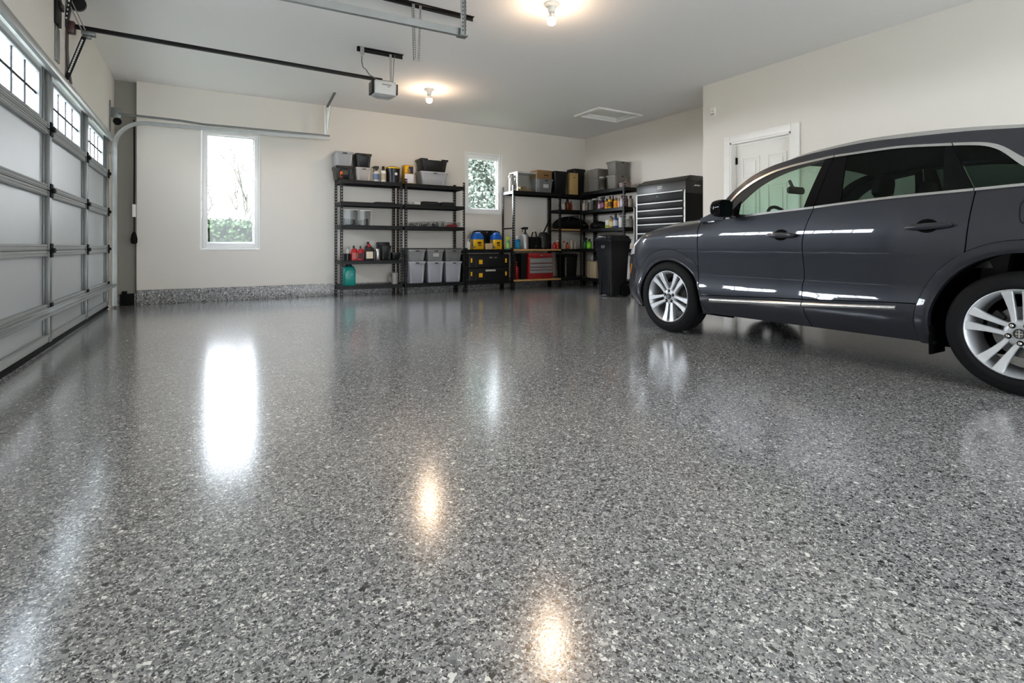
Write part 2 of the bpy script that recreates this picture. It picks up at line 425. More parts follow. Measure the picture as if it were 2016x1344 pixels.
# reinforcing struts: a deep ledge on the lowest joint, and a rounded one along the top edge
m = MB(); z = .335
m.box(.031, .115, GY0+.02, GY1-.02, z+.006, z+.014); m.box(.108, .115, GY0+.02, GY1-.02, z-.006, z+.006); m.box(.031, .036, GY0+.02, GY1-.02, z+.014, z+.03); m.box(.07, .074, GY0+.02, GY1-.02, z+.014, z+.02)
m.build('strut', M_STEEL, g, True, .002)
m = MB()
prof = [(.001,2.372),(.03,2.362),(.052,2.372),(.062,2.395),(.06,2.425),(.046,2.445),(.02,2.45),(.001,2.444)]
m.loop_stack([[(px_, GY0+.02, pz) for px_, pz in prof], [(px_, GY1-.02, pz) for px_, pz in prof]])
m.build('top_strut', M_STEEL, g, True)
# window inserts: frame with four by two panes
for a, b in spans:
    y0, y1 = a+.19, b-.19
    m = MB(); x0, x1 = xs0-.022, xs0+.018; fw = .035
    m.box(x0,x1,y0-.02,y0+fw-.02,WZ0-.02,WZ1+.02); m.box(x0,x1,y1-fw+.02,y1+.02,WZ0-.02,WZ1+.02)
    m.box(x0,x1,y0+fw-.02,y1-fw+.02,WZ0-.02,WZ0+fw-.02); m.box(x0,x1,y0+fw-.02,y1-fw+.02,WZ1-fw+.02,WZ1+.02)
    f = m.build('window_frame', M_DWFRAME, g, True, .005)
    m = MB(); x0, x1 = xs0-.0085, xs0-.001
    for i in (1,2,3):
        y = y0+(y1-y0)*i/4; m.box(x0, x1, y-.012, y+.012, WZ0, WZ1)
    zc = (WZ0+WZ1)/2; m.box(x0+.001, x1-.001, y0, y1, zc-.011, zc+.011)
    m.build('muntin', mat('grey muntin', '2e3033', .6, spec=.1), f, False)
    m = MB(); m.box(xs0-.012, xs0-.009, y0+.001, y1-.001, WZ0+.001, WZ1-.001); m.build('glass', M_FROST, f, False)

# ---------------- tracks and springless hardware
def c_track(m, pts, w=.055, dpt=.03):
    """C section rail swept along pts in an XZ plane (constant y): web plus two lips"""
    P = [Vector(p) for p in pts]
    for sgn in (-1, 0, 1):
        loops = []
        for i, p in enumerate(P):
            t = (P[min(i+1,len(P)-1)]-P[max(i-1,0)]).normalized(); n = Vector((-t.z, 0, t.x))
            if sgn == 0: q = [(-w/2,0),(w/2,0),(w/2,-.005),(-w/2,-.005)]
            else: q = [(sgn*w/2,0),(sgn*(w/2-.006),0),(sgn*(w/2-.006),-dpt),(sgn*w/2,-dpt)]
            loops.append([tuple(p+n*a+Vector((0,b,0))) for a, b in q])
        m.loop_stack(loops)
ytr = 9.335
ft = thing('door_track', 'galvanised door track along the back wall side, running over the left window', 'track', (0,0,0), 0, 'garage door tracks')
m = MB()
curve = [(XD+.06, ytr, .03), (XD+.06, ytr, 1.2), (XD+.06, ytr, 2.3)]
for k in range(1, 9):
    a = k/8*PI/2; R = .38; curve.append((XD+.06+R*(1-math.cos(a)), ytr, 2.3+R*math.sin(a)))
curve += [(.5, ytr, 2.69), (1.86, ytr, 2.725)]
c_track(m, curve)
m.build('curved_rail', M_STEEL, ft, True)
m = MB(); c_track(m, [(XD+.10, ytr, 2.775), (-.3, ytr, 2.765), (.0, ytr, 2.745), (1.86, ytr, 2.765)], .03, .03); m.build('upper_rail', M_STEELD, ft, True)
m = MB(); m.box(XD+.002, XD+.016, ytr-.06, ytr-.005, 2.2, 2.95); m.box(XD+.016, XD+.13, ytr+.001, ytr+.02, 2.72, 2.86); m.build('flag_bracket', M_STEELD, ft, True, .003)
m = MB(); m.lathe([(.05,-.02),(.05,.02)], (XD+.09, ytr-.035, 2.66), 16, 'y'); m.lathe([(.03,-.03),(.03,.03)], (XD+.09, ytr-.035, 2.66), 16, 'y'); m.build('cable_drum', M_BLACKM, ft)
def angle_strap(m, p0, p1, w=.035, holes=True):
    """perforated angle iron between two points"""
    p0 = Vector(p0); p1 = Vector(p1)
    m.bar(p0, p1, w, .004, (1,0,0)); d = (p1-p0)
    m.bar(p0+Vector((w/2,0,0)), p1+Vector((w/2,0,0)), w, .004, (0,1,0))
def dots(m, p0, p1, n, r, nrm):
    p0 = Vector(p0); p1 = Vector(p1); nrm = Vector(nrm)
    a = (p1-p0).normalized(); b = nrm.cross(a).normalized()
    for i in range(n):
        c_ = p0.lerp(p1, (i+.5)/n); l = []
        for k in range(6): t = 2*PI*k/6; l.append(tuple(c_+a*r*1.5*math.cos(t)+b*r*math.sin(t)))
        m.add(l, [tuple(range(6))])
M_HOLE = mat('bright strap hole', 'c4c4c0', .6)
M_HOLED = mat('dark strap hole', '2a2a29', .8)
hp = on_z(645, 162, HC)
m = MB(); angle_strap(m, (1.80, ytr+.02, 2.70), (1.78, ytr-.02, HC-.10)); angle_strap(m, (1.80, ytr+.03, 2.70), (1.86, ytr-.02, HC-.10))
m.build('hanger_strap', M_STEEL, ft, True)
m = MB(); m.bar((1.83, ytr+.05, HC-.10), (1.83, ytr-.55, HC-.006), .04, .012); m.build('ceiling_angle', M_STEELD, ft)

# near side track of the same door
ytn = 4.10
nt_ = thing('door_track', 'galvanised door track hanging at the top edge of the picture, nearest to the camera', 'track', (0,0,0), 0, 'garage door tracks')
m = MB(); c2 = [(x_, ytn, z_) for x_, y_, z_ in curve[:-1]]+[(1.93, ytn, 2.715)]
c_track(m, c2, .06, -.03); m.build('curved_rail', M_STEEL, nt_, True)
m = MB(); angle_strap(m, (1.90, ytn-.035, 2.68), (1.90, ytn-.035, HC-.002), .04); m.build('hanger_strap', M_STEEL, nt_, True)
m = MB(); dots(m, (1.921, ytn-.056, 2.70), (1.921, ytn-.056, 3.36), 20, .006, (-1,0,0)); m.build('strap_hole', M_HOLED, nt_, False); m = MB(); dots(m, (1.90, ytn-.0378, 2.70), (1.90, ytn-.0378, 3.36), 20, .006, (0,-1,0)); m.build('strap_hole', M_HOLED, nt_, False)
m = MB(); m.box(1.87, 1.95, ytn-.04, ytn+.035, 2.672, 2.682); m.build('track_bolt_plate', M_STEELD, nt_, True, .002)

# black ceiling angle with the free hanging strap
a0 = on_z(790, 0, HC); a1 = on_z(935, 33, HC)
ca = thing('ceiling_bracket', 'long black steel angle on the ceiling with a loose perforated strap hanging down', 'bracket', (0,0,HC))
m = MB(); y_ = 5.135
m.box(1.2, 2.53, y_-.02, y_+.02, -.006, -.0008); m.box(1.2, 2.53, y_+.016, y_+.02, -.045, -.006); m.build('angle_bar', M_BLACK, ca, True, .001)
m = MB(); 
for dx in (-.038, .038):
    m.bar((1.875+dx, y_-.025, -.03), (1.875+dx*.45, y_-.03, -.595), .026, .003, (1,0,0)); m.bar((1.875+dx*1.3, y_-.012, -.03), (1.875+dx*.8, y_-.017, -.595), .003, .026, (1,0,0))
m.build('loose_strap', M_STEEL, ca)
for dx in (-.038, .038):
    m = MB(); dots(m, (1.875+dx, y_-.0270, -.04), (1.875+dx*.45, y_-.0320, -.58), 22, .005, (0,-1,0)); m.build('strap_hole', M_HOLED, ca, False)

# ---------------- opener
op = thing('garage_door_opener', 'white garage door opener motor on a long black rail under the ceiling', 'opener', (0, 6.6, 0))
ro = Vector((0, 6.6, 0))
pm = on_y(752, 176, 6.6)
MX, MZ = pm.x, pm.z
m = MB(); m.bar((XD+.03, 0, 3.03), (MX-.0, 0, MZ+.115), .045, .038); m.build('rail', M_BLACK, op, True, .004)
# motor housing (local)
m = MB(); m.rrect_stack([(MZ-.085,.125,.09,.03),(MZ-.08,.14,.10,.03),(MZ+.05,.145,.105,.03),(MZ+.085,.135,.095,.03),(MZ+.09,.125,.085,.03)], (MX+.02, 0), 5)
hb = m.build('motor_housing', mat('opener white', 'c9c9c6', .4), op, True, 0, 2, 50)
m = MB(); m.rrect_stack([(MZ-.075,.012,.09,.01),(MZ+.075,.012,.09,.01)], (MX-.134, 0), 3); m.build('end_panel', M_BLACK2, op, True)
m = MB()
for k in range(4): m.box(MX-.1485, MX-.1465, -.06, .05, MZ-.06+.035*k, MZ-.045+.035*k)
m.build('vent_slot', M_STEELD, op, False)
m = MB(); m.rrect_stack([(MZ-.06,.012,.085,.01),(MZ+.065,.012,.085,.01)], (MX+.172, 0), 3); m.build('rear_panel', mat('dark brown plastic', '2a2522', .5), op, True)
m = MB(); m.rrect_stack([(MZ-.108,.09,.07,.03),(MZ-.087,.125,.092,.03)], (MX+.02, 0), 4); m.build('light_lens', mat('opener lens', 'a5a6a4', .3), op, True)
m = MB(); m.box(MX-.03, MX+.09, -.1062, -.1052, MZ+.03, MZ+.042); m.box(MX+.04,MX+.07,-.1062,-.1052,MZ+.008,MZ+.018); m.build('logo_print', mat('opener logo', '6d6d6b', .5), op, False)
m = MB(); m.box(MX-.02, MX+.14, -.03, .03, MZ+.0905, MZ+.112); m.build('mount_plate', M_BLACK, op)
# straps up to a black ceiling angle
b0 = on_z(702, 93, HC); b1 = on_z(795, 107, HC); yb_ = (b0.y+b1.y)/2-6.6
m = MB(); m.box(b0.x, b1.x, yb_-.025, yb_+.025, HC-.006, HC-.0008); m.box(b0.x, b1.x, yb_+.02, yb_+.025, HC-.05, HC-.006); m.build('ceiling_angle', M_BLACK, op)
ps = on_y(770, 110, 6.6).x
m = MB(); m.bar((MX+.12, .02, MZ+.11), (ps-.0, yb_+.0, HC-.02), .03, .003, (1,0,0)); m.bar((MX+.135, -.02, MZ+.11), (ps+.05, yb_+.0, HC-.02), .03, .003, (0,1,0))
m.build('hanger_strap', M_STEEL, op)
m = MB(); xl = on_y(712, 100, 6.6).x
m.box(xl-.02, xl+.03, yb_-.03, yb_-.026, HC-.10, HC-.0008); m.bar((xl, yb_-.03, HC-.05), (xl+.0, yb_-.03, HC-.14), .022, .003, (1,0,0)); m.build('short_strap', M_STEEL, op)
m = MB(); m.tube([(xl, yb_-.03, HC-.13), (xl, yb_-.03, HC-.19), (xl+.015, yb_-.035, HC-.26), (xl+.045, -.03, MZ+.21), (xl+.09, -.03, MZ+.15), (MX-.07, -.03, MZ+.105), (MX-.06,-.03,MZ+.088)], .007, 6); m.build('power_cord', mat('grey cable', '6a6a68', .5), op)
# trolley, arm and header hardware at the door end
m = MB(); m.box(XD+.115, XD+.225, -.035, .035, 2.96, 3.0); m.box(XD+.13, XD+.19, -.02, .02, 2.93, 2.96); m.build('trolley', M_STEELD, op, True, .004)
pa = on_y(166, 74, 6.56); pb = on_y(131, 157, 6.56)
m = MB(); m.bar((pa.x, -.04, pa.z), (pb.x, -.04, pb.z), .05, .006, (0,1,0)); m.bar((pa.x+.002, -.062, pa.z), (pb.x+.002, -.062, pb.z), .006, .04, (0,1,0)); m.build('straight_arm', M_BLACK, op)
m = MB(); d_ = Vector((pb.x-pa.x, 0, pb.z-pa.z)).normalized(); nn = Vector((d_.z, 0, -d_.x))
if nn.x < 0: nn = -nn
o_ = nn*.0245
m2 = MB(); dots(m2, Vector((pa.x, -.0662, pa.z))+d_*.03, Vector((pb.x, -.0662, pb.z))-d_*.07, 15, .0085, (0,-1,0)); m2.build('arm_hole', M_HOLE, op, False)
pc = on_y(116, 66, 6.6); pd = on_y(118, 140, 6.6)
m = MB(); q = [(XD+.002, 2.96), (XD+.0, 2.80), (XD+.01, 2.62), (XD+.03, 2.47)]
m.loop_stack([[(a, -.05, b), (a+.012, -.05, b), (a+.012, .03, b), (a, .03, b)] for a, b in q]); m.build('curved_arm', mat('brown steel', '4b3f37', .45, metal=.3), op)
m = MB(); m.box(XD+.002, XD+.03, -.50, -.36, 2.87, 3.30); m.box(XD+.03, XD+.05, -.49, -.37, 3.02, 3.08); m.build('header_bracket', M_BLACK, op, True, .004)
m = MB(); m.box(XD+.002, XD+.014, -.48, -.34, 2.55, 2.86); m.build('header_plate', M_STEELD, op, True, .002)
m = MB(); m.bar((XD+.0, -.03, 3.0), (XD+.04, -.03, 3.30), .06, .03, (0,1,0)); m.build('hanger_arm', M_BLACK, op, True, .003)
for k in range(5):
    m2 = MB(); dots(m2, (XD+.008+.005*k, -.0615, 3.06+.042*k), (XD+.013+.005*k, -.0615, 3.102+.042*k), 1, .007, (0,-1,0)); m2.build('bracket_hole', M_HOLE, op, False)
m = MB(); m.box(XD+.0, XD+.07, -.045, .045, 2.955, 3.07); m.build('chain_guard', mat('oxblood housing', '3a1f1d', .4), op, True, .012)
m = MB(); m.lathe([(.02,-.02),(.075,-.018),(.075,.018),(.02,.02)], (XD+.08, .0, 3.26), 20, 'y'); m.build('pulley', M_BLACK2, op, True)
m = MB()
for dx in (0, .03): m.tube([(XD+.0+dx, -.05, 3.30), (XD+.06+dx, -.05, 3.15), (XD+.12+dx, -.045, 3.0)], .006, 6)
m.build('release_cable', M_STEEL, op)

# pull cord with a weight beside the track, at the return
pcord = on_y(264, 420, 9.62)
o = thing('pull_cord', 'thin black cord with a dark weight hanging beside the garage door track', 'cord', (pcord.x, 9.62, 0))
zt = on_y(264, 236, 9.62).z; zm0 = on_y(264, 402, 9.62).z; zm1 = on_y(264, 427, 9.62).z; zw = on_y(264, 456, 9.62).z; ze = on_y(264, 480, 9.62).z
m = MB(); m.tube([(0,0,zt), (.003,0,(zt+zm0)/2), (0,0,zm0)], .010, 6); m.tube([(0,0,zm1), (.002,0,(zm1+zw)/2), (0,0,zw)], .008, 6); m.build('cord_line', M_BLACKM, o)
m = MB(); m.cbox((0,0,(zm0+zm1)/2), (.045,.04,zm0-zm1)); m.build('white_tag', M_TRIM, o, True, .006)
m = MB(); m.lathe([(.012,zw),(.03,zw-.04),(.043,ze+.07),(.04,ze+.015),(.02,ze)], (0,0,0), 14); m.build('weight', M_BLACKM, o)
m = MB(); m.box(-.02,.02,.0,.069,zt-.03,zt+.01); m.build('wall_clip', M_STEELD, o)

# ---------------- ceiling lamps
def bulb_mat():
    m = bpy.data.materials.new('glowing bulb'); m.use_nodes = True; nt = m.node_tree; N = nt.nodes
    N.remove(N['Principled BSDF']); e = N.new('ShaderNodeEmission'); bb = N.new('ShaderNodeBlackbody'); bb.inputs['Temperature'].default_value = KELVIN
    e.inputs['Strength'].default_value = BULB; nt.links.new(bb.outputs['Color'], e.inputs['Color']); nt.links.new(e.outputs['Emission'], N['Material Output'].inputs['Surface']); return m
M_BULB = bulb_mat()
l1 = thing('ceiling_light', 'bare glowing bulb in a white ceiling lampholder, nearest to the camera', 'light', (3.085, 4.454, HC-.0008), 0, 'ceiling bulbs')
m = MB(); m.lathe([(.075,0),(.075,-.008),(.062,-.022),(.045,-.03),(.036,-.05),(.034,-.085),(.028,-.09)], n=28); m.build('lampholder', M_TRIM, l1)
m = MB(); m.lathe([(.018,-.0905),(.022,-.105),(.040,-.135),(.0462,-.1515)], n=24); bc = m.build('bulb_collar', M_TRIM, l1)  # opaque collar added to keep the bulb's light off the ceiling
m = MB(); m.lathe([(.0458,-.152),(.047,-.165),(.040,-.198),(.020,-.214),(.004,-.217)], n=24); m.build('bulb', M_BULB, l1)
copy_tree(l1, (3.088, 7.858, HC-.0008), 'bare glowing bulb in a white ceiling lampholder, farther back above the shelves')
# ================================================================ THE CAR
M_PAINT = mat('graphite metallic paint', '24272e', .38, metal=.35, coat=.85, coat_rough=.025, spec=.25, vary=.02)
M_CLAD = mat('graphite lower paint', '212329', .4, metal=.3, coat=.5, spec=.25, coat_rough=.05, vary=.02)
M_GLOSSB = mat('piano black', '060607', .06, spec=.14)
M_WELL = mat('wheel well felt', '050505', .95, spec=.05)
M_TYRE = mat('tyre rubber', '0c0c0d', .75, bump=.08, bscale=300, spec=.2)
M_RIM = mat('wheel silver', 'd3d5d7', .36, metal=.55, vary=.03)
M_RIMD = mat('wheel barrel silver', 'b4b6b8', .4, metal=.6, vary=.03)
M_DISC = mat('brake disc', '6f706f', .4, metal=.8)
M_CGLASS = pane('green tinted car glass', (.84,.92,.87), 1.3)
M_CPRIV = pane('privacy car glass', (.36,.42,.39), 1.22)
M_CABIN = mat('dark cabin trim', '1d1e1d', .7)
M_LINER = mat('grey headliner', '5a5c58', .9)
M_SEAT = mat('black leather', '141414', .5)
M_AMBER = mat('amber lens', 'e08a17', .2, coat=1)
M_LAMP = mat('lamp lens', 'b9bcbd', .12, coat=1)
M_RED = mat('red lens', '6d0c0d', .2, coat=1)
XC = 5.05

def spl(P, x):
    """cubic through (x, value) points sorted by x"""
    n = len(P)
    if x <= P[0][0]: return P[0][1]
    if x >= P[-1][0]: return P[-1][1]
    i = 0
    while P[i+1][0] < x: i += 1
    def sl(k):
        if k == 0: return (P[1][1]-P[0][1])/(P[1][0]-P[0][0])
        if k == n-1: return (P[-1][1]-P[-2][1])/(P[-1][0]-P[-2][0])
        a = (P[k][1]-P[k-1][1])/(P[k][0]-P[k-1][0]); b = (P[k+1][1]-P[k][1])/(P[k+1][0]-P[k][0])
        return 0 if a*b <= 0 else 2*a*b/(a+b)
    h = P[i+1][0]-P[i][0]; t = (x-P[i][0])/h
    return (2*t**3-3*t*t+1)*P[i][1]+(t**3-2*t*t+t)*h*sl(i)+(3*t*t-2*t**3)*P[i+1][1]+(t**3-t*t)*h*sl(i+1)
W_P = [(.18,.86),(.25,.905),(.33,.940),(.42,.958),(.47,.957),(.53,.945),(.60,.940),(.70,.948),(.80,.9575),(.88,.9625),(.95,.9625),(1.02,.9565),(1.10,.944),(1.2,.922),(1.27,.905)]
YF_P = [(.15,4.60),(.22,4.68),(.35,4.76),(.5,4.79),(.65,4.79),(.8,4.75),(.9,4.69),(1.0,4.60),(1.1,4.48),(1.2,4.4)]
YR_P = [(.2,.30),(.4,.22),(.6,.22),(.9,.26),(1.1,.31),(1.25,.36)]
ZS_P = [(3.30,1.125),(3.44,1.115),(3.6,1.10),(3.9,1.075),(4.16,1.03),(4.35,.965),(4.5,.90),(4.62,.83),(4.75,.78),(4.85,.76)]
zs = lambda y: spl(ZS_P, y)
Y0F, Y0R = 4.08, .78
def S(y, z):
    w = spl(W_P, z)
    if y > Y0F:
        b = spl(YF_P, z)-Y0F; t = min(1, (y-Y0F)/b); w *= max(0, 1-t**2.6)**(1/2.6)
    if y < Y0R:
        b = Y0R-spl(YR_P, z); t = min(1, (Y0R-y)/b); w *= max(0, 1-t**3.2)**(1/3.2)
    if y > 3.2:                                   # the fender rolls over into the bonnet
        k = min(1, (y-3.2)/.3); d = max(0, min(1, (z-(zs(y)-.10))/.10)); w -= k*.055*(1-math.sqrt(max(0, 1-.96*d*d)))*(w/.95)
    return w
def pt(y, w, z, s): return (XC-s*w, y, z)
# wheel arches: centre y, z, opening radius, flare radius
FA = (3.835, .335, .405, .515); RA = (1.12, .365, .478, .552)
FWY, RWY, WR = 3.852, 1.152, .367
GF = [(.2,3.33),(.25,3.352),(.31,3.40),(.44,3.438),(.60,3.455),(.9,3.452),(1.12,3.450),(1.2,3.45)]   # gaps: y for z
GB = [(.2,2.372),(.26,2.382),(.34,2.412),(.44,2.428),(.56,2.440),(.64,2.42),(.9,2.428),(1.02,2.408),(1.19,2.351)]
def gapF(z): return spl(GF, z)
def gapB(z): return spl(GB, z)
GRT = [(.83,1.401),(.842,1.398),(1.02,1.381),(1.146,1.368),(1.25,1.355)]
def gapR(z):
    if z > .83: return spl(GRT, z)
    if z > RA[1]: return RA[0]+math.sqrt(max(0, RA[3]**2-(z-RA[1])**2))
    return RA[0]+RA[3]-.4*(RA[1]-z)**1.4
BT = [(.35,1.262),(.9,1.256),(1.137,1.251),(1.376,1.243),(1.759,1.232),(2.198,1.206),(2.355,1.194),(2.701,1.174),(2.918,1.160),(3.133,1.148),(3.45,1.13)]
belt = lambda y: spl(BT, y)
beltb = lambda y: belt(y)-.017
CLZ = [(.2,.50),(1.653,.497),(2.345,.467),(3.453,.417)]
clad = lambda y: spl(CLZ, y)
car = thing('car', 'dark grey metallic sport utility vehicle parked along the right wall', 'car', (XC, 2.5, 0))
def C(mb, name, m_, parent=None, **k):
    """build a car part: its mesh is written in world coordinates, the car's root stands at (XC, 2.5, 0)"""
    mb.v = [(x-XC, y-2.5, z) for x, y, z in mb.v]
    return mb.build(name, m_, parent or car, **k)
def panel(name, y0, y1, z0, z1, s, nu, nv, m_=None, off=0., th=.02, surf=S, parent=None, ease=None):
    def Q(u, v):
        if ease: u = ease(u)
        y = y0(.7)*(1-u)+y1(.7)*u; z = 0
        for _ in range(14):
            z = z0(y)*(1-v)+z1(y)*v
            y = y0(z)*(1-u)+y1(z)*u
        return pt(y, surf(y, z)+off, z, s)
    mb = MB(); mb.slab(Q, nu, nv, lambda p: (s*th, 0, 0))
    return C(mb, name, m_ or M_PAINT, parent, smooth=True, angle=35)
K = lambda c: (lambda _: c)
E1 = .0035
DR = {}
for s in (1, -1):
    DR['front', s] = panel('front_door', lambda z: gapF(z)-E1, lambda z: gapB(z)+E1, lambda y: clad(y)+.003, beltb, s, 22, 26)
    DR['rear', s] = panel('rear_door', lambda z: gapB(z)-E1, lambda z: gapR(z)+E1, lambda y: clad(y)+.003, beltb, s, 22, 26)
    zb = K(.245)
    panel('door_cladding', lambda z: gapF(z)-E1, lambda z: gapB(z)+E1, zb, lambda y: clad(y)-.003, s, 14, 8, M_CLAD, .004, parent=DR['front', s])
    panel('door_cladding', lambda z: gapB(z)-E1, lambda z: gapR(z)+E1, zb, lambda y: clad(y)-.003, s, 14, 8, M_CLAD, .004, parent=DR['rear', s])
    # front wing and bumper flank: everything ahead of the door, above and before the flare
    def zlF(y):
        d = y-FA[0]; r = FA[3]+E1
        return FA[1]+math.sqrt(r*r-d*d) if abs(d) < r-.0005 else .215
    ys_ = [3.4565+i*(FA[0]+FA[3]-3.4565)/30 for i in range(31)]+[FA[0]+FA[3]+E1+.001]
    for i in range(1, 15): a = i/14; ys_.append(ys_[31]+(4.795-ys_[31])*(1-(1-a)**1.8))
    def QF(u, v):
        i = min(len(ys_)-1, round(u*(len(ys_)-1))); y = ys_[i]; z = zlF(y)+(zs(y)-zlF(y))*v
        yy = y
        for _ in range(8):
            yy = min(y, spl(YF_P, z)-.0005); z = zlF(yy)+(zs(yy)-zlF(yy))*v
        return pt(yy, S(yy, z), z, s)
    mb = MB(); mb.slab(QF, len(ys_)-1, 26, lambda p: (s*.02, 0, 0)); C(mb, 'front_wing', M_PAINT, angle=35)
    # rear quarter
    def zlR(y):
        d = y-RA[0]; r = RA[3]+E1
        return RA[1]+math.sqrt(r*r-d*d) if abs(d) < r-.0005 else .26
    yq = [RA[0]-RA[3]-E1-.001+i*(1.3985-(RA[0]-RA[3]-E1-.001))/34 for i in range(35)]
    yq = [.222+(yq[0]-.222)*((k/12)**1.7) for k in range(12)]+yq
    def QR(u, v):
        i = min(len(yq)-1, round(u*(len(yq)-1))); y = yq[i]; z = 0
        for _ in range(10):
            yy = y
            if y > 1.33: yy = y-(1.3985-gapR(max(.835, z))+E1)*max(0, (y-1.33)/(1.3985-1.33))
            yy = max(yy, spl(YR_P, z or .6)+.0005)
            z = zlR(yy)*(1-v)+belt(yy)*v
        return pt(yy, S(yy, z), z, s)
    mb = MB(); mb.slab(QR, len(yq)-1, 22, lambda p: (s*.02, 0, 0)); C(mb, 'rear_quarter', M_PAINT, angle=35)
    # flared arch trims
    for nm, (cy, cz, r0, r1), front in (('front_arch_trim', FA, True), ('rear_arch_trim', RA, False)):
        def QA(u, v):
            th = math.radians(-20)+u*math.radians(220); c_, s_ = math.cos(th), math.sin(th)
            z = 0; ro = r1; ri = r0
            if s_ < 0:                      # drop straight down below the axle
                lim = (cz-.235)/(-s_); 
            if front and c_ < 0:
                for _ in range(8):
                    zz = cz+ro*s_; ro = min(r1, (cy-gapF(max(.2,zz))-.004)/max(.05, -c_))
                ro = max(ro, ri+.02)
            r = ri+(ro-ri)*v
            y = cy+r*c_; z = max(.235, cz+r*s_)
            return pt(y, S(y, z)+.002+.006*(1-v)-.010*(1-v)**6, z, s)
        mb = MB(); mb.slab(QA, 60, 8, lambda p: (s*.05, 0, 0)); C(mb, nm, M_CLAD, angle=50)
    # wheel housings
    for (cy, cz, r0, r1) in (FA, RA):
        mb = MB()
        mb.slab(lambda u, v: pt(cy+(r0+.02)*math.cos(math.radians(-15+210*u)), .565+.335*v, cz+(r0+.02)*math.sin(math.radians(-15+210*u)), s), 30, 3, lambda p: (0, 0, .006))
        mb.slab(lambda u, v: pt(cy+(r0+.12)*v*math.cos(2*PI*u), .575, max(.18, cz+(r0+.12)*v*math.sin(2*PI*u)), s), 36, 3, lambda p: (s*.01, 0, 0))
        C(mb, 'wheel_housing', M_WELL)
    # mud flap behind the rear arch edge
    mb = MB(); mb.box(*sorted((XC-s*.93, XC-s*.72)), 1.585, 1.60, .17, .36); C(mb, 'mud_flap', M_WELL, bevel=.004)
    # chrome strips on the cladding
    for nm, a, b, za, zb_ in (('front', 3.316, 2.437, .376, .420), ('rear', 2.428, 1.776, .421, .461)):
        def QS(u, v):
            y = a+(b-a)*u; z = za+(zb_-za)*u+(-.019+.038*v)*(1.0-.30*((a-y)/(3.32-1.77) if nm == 'front' else .6+.4*u)); return pt(y, S(y, z)+.006+.010*math.sin(PI*v), z, s)
        mb = MB(); mb.slab(QS, 10, 6, lambda p: (s*.012, 0, 0)); C(mb, 'chrome_strip', M_CHROME, DR[nm, s])
    # door handles: a flat black disc for the shade in the recess, and a grab bar
    for nm, ya, yb2, zc in (('front', 2.722, 2.468, .972), ('rear', 1.712, 1.458, 1.012)):
        ym_ = (ya+yb2)/2; sl = .0 if nm == 'front' else -.06
        mb = MB(); L_ = []
        rows = []
        for k in range(0, 11):
            t = k/10; y = ya+(yb2-ya)*t; zz = zc+sl*(y-ym_); e = max(0, 1-abs(2*t-1)**9)**.5; e = max(e, .45)
            rr = (.023-.006*abs(2*t-1))*e; row = []
            for q in range(10):
                a = 2*PI*q/10; row.append(pt(y, S(y, zz)+.026+.016*math.cos(a)*e, zz+rr*math.sin(a), s))
            rows.append(row)
        mb.loop_stack(rows); hd = C(mb, 'door_handle', M_PAINT, DR[nm, s], smooth=True)
        mb = MB()
        def QC(u, v):
            a = 2*PI*u; y = ym_+.012+.062*v*math.cos(a); z = zc+.003+.046*v*math.sin(a); return pt(y, S(y, z)+.0025, z, s)
        mb.slab(QC, 24, 3, lambda p: (s*.002, 0, 0)); C(mb, 'handle_recess_shade', M_GLOSSB, DR[nm, s])
    # fuel door seam
    if s == 1:
        mb = MB(); ring = []
        for k in range(32):
            a = 2*PI*k/32; cx_, sx_ = math.cos(a), math.sin(a)
            y = 1.06+.085*math.copysign(abs(cx_)**.5, cx_); z = 1.08+.075*math.copysign(abs(sx_)**.5, sx_); ring.append(pt(y, S(y, z)+.0005, z, s))
        mb.tube(ring, .003, 6, closed=True); C(mb, 'fuel_door_seam', M_BLACKM)
    # amber side marker, head lamp, small chrome wedge by the mirror
    mb = MB()
    mb.slab(lambda u, v: (lambda y, z: pt(y, S(y, z)+.004, z, s))(4.502-.062*u-.028*v, .575+.115*u), 8, 2, lambda p: (s*.006, 0, 0)); C(mb, 'side_marker', M_AMBER)
    def QH(u, v):
        y = 4.33+.32*u; z0_ = .80-.03*u; z1_ = zs(y)-.015
        z = z0_+(z1_-z0_)*v if u > 0 else z1_-.03+.03*v
        y = min(y, spl(YF_P, z)-.01); return pt(y, S(y, z)+.003, z, s)
    mb = MB(); mb.slab(QH, 16, 6, lambda p: (s*.006, 0, 0)); hl = C(mb, 'head_lamp', M_LAMP)
    mb = MB(); mb.slab(lambda u, v: (lambda y, z: pt(y, S(y, z)+.007, z, s))(4.36+.05*u+.02*v, .88+.03*u-.02*v), 4, 2, lambda p: (s*.002, 0, 0)); C(mb, 'turn_lamp', M_AMBER, hl)
    mb = MB(); P3 = [(3.375,1.122),(3.27,1.122),(3.30,1.150)]
    mb.prism([pt(y, S(y, min(z,1.115))-.004+.012, z-.012, s) for y, z in P3], (s*.008,0,0)); C(mb, 'chrome_wedge', M_CHROME)
    mb = MB()
    def QT(u, v): 
        y = .245+.30*u; z = .98+.10*v; y = max(y, spl(YR_P, z)+.01); return pt(y, S(y, z)+.004, z, s)
    mb.slab(QT, 12, 3, lambda p: (s*.004, 0, 0)); C(mb, 'tail_lamp', M_RED)

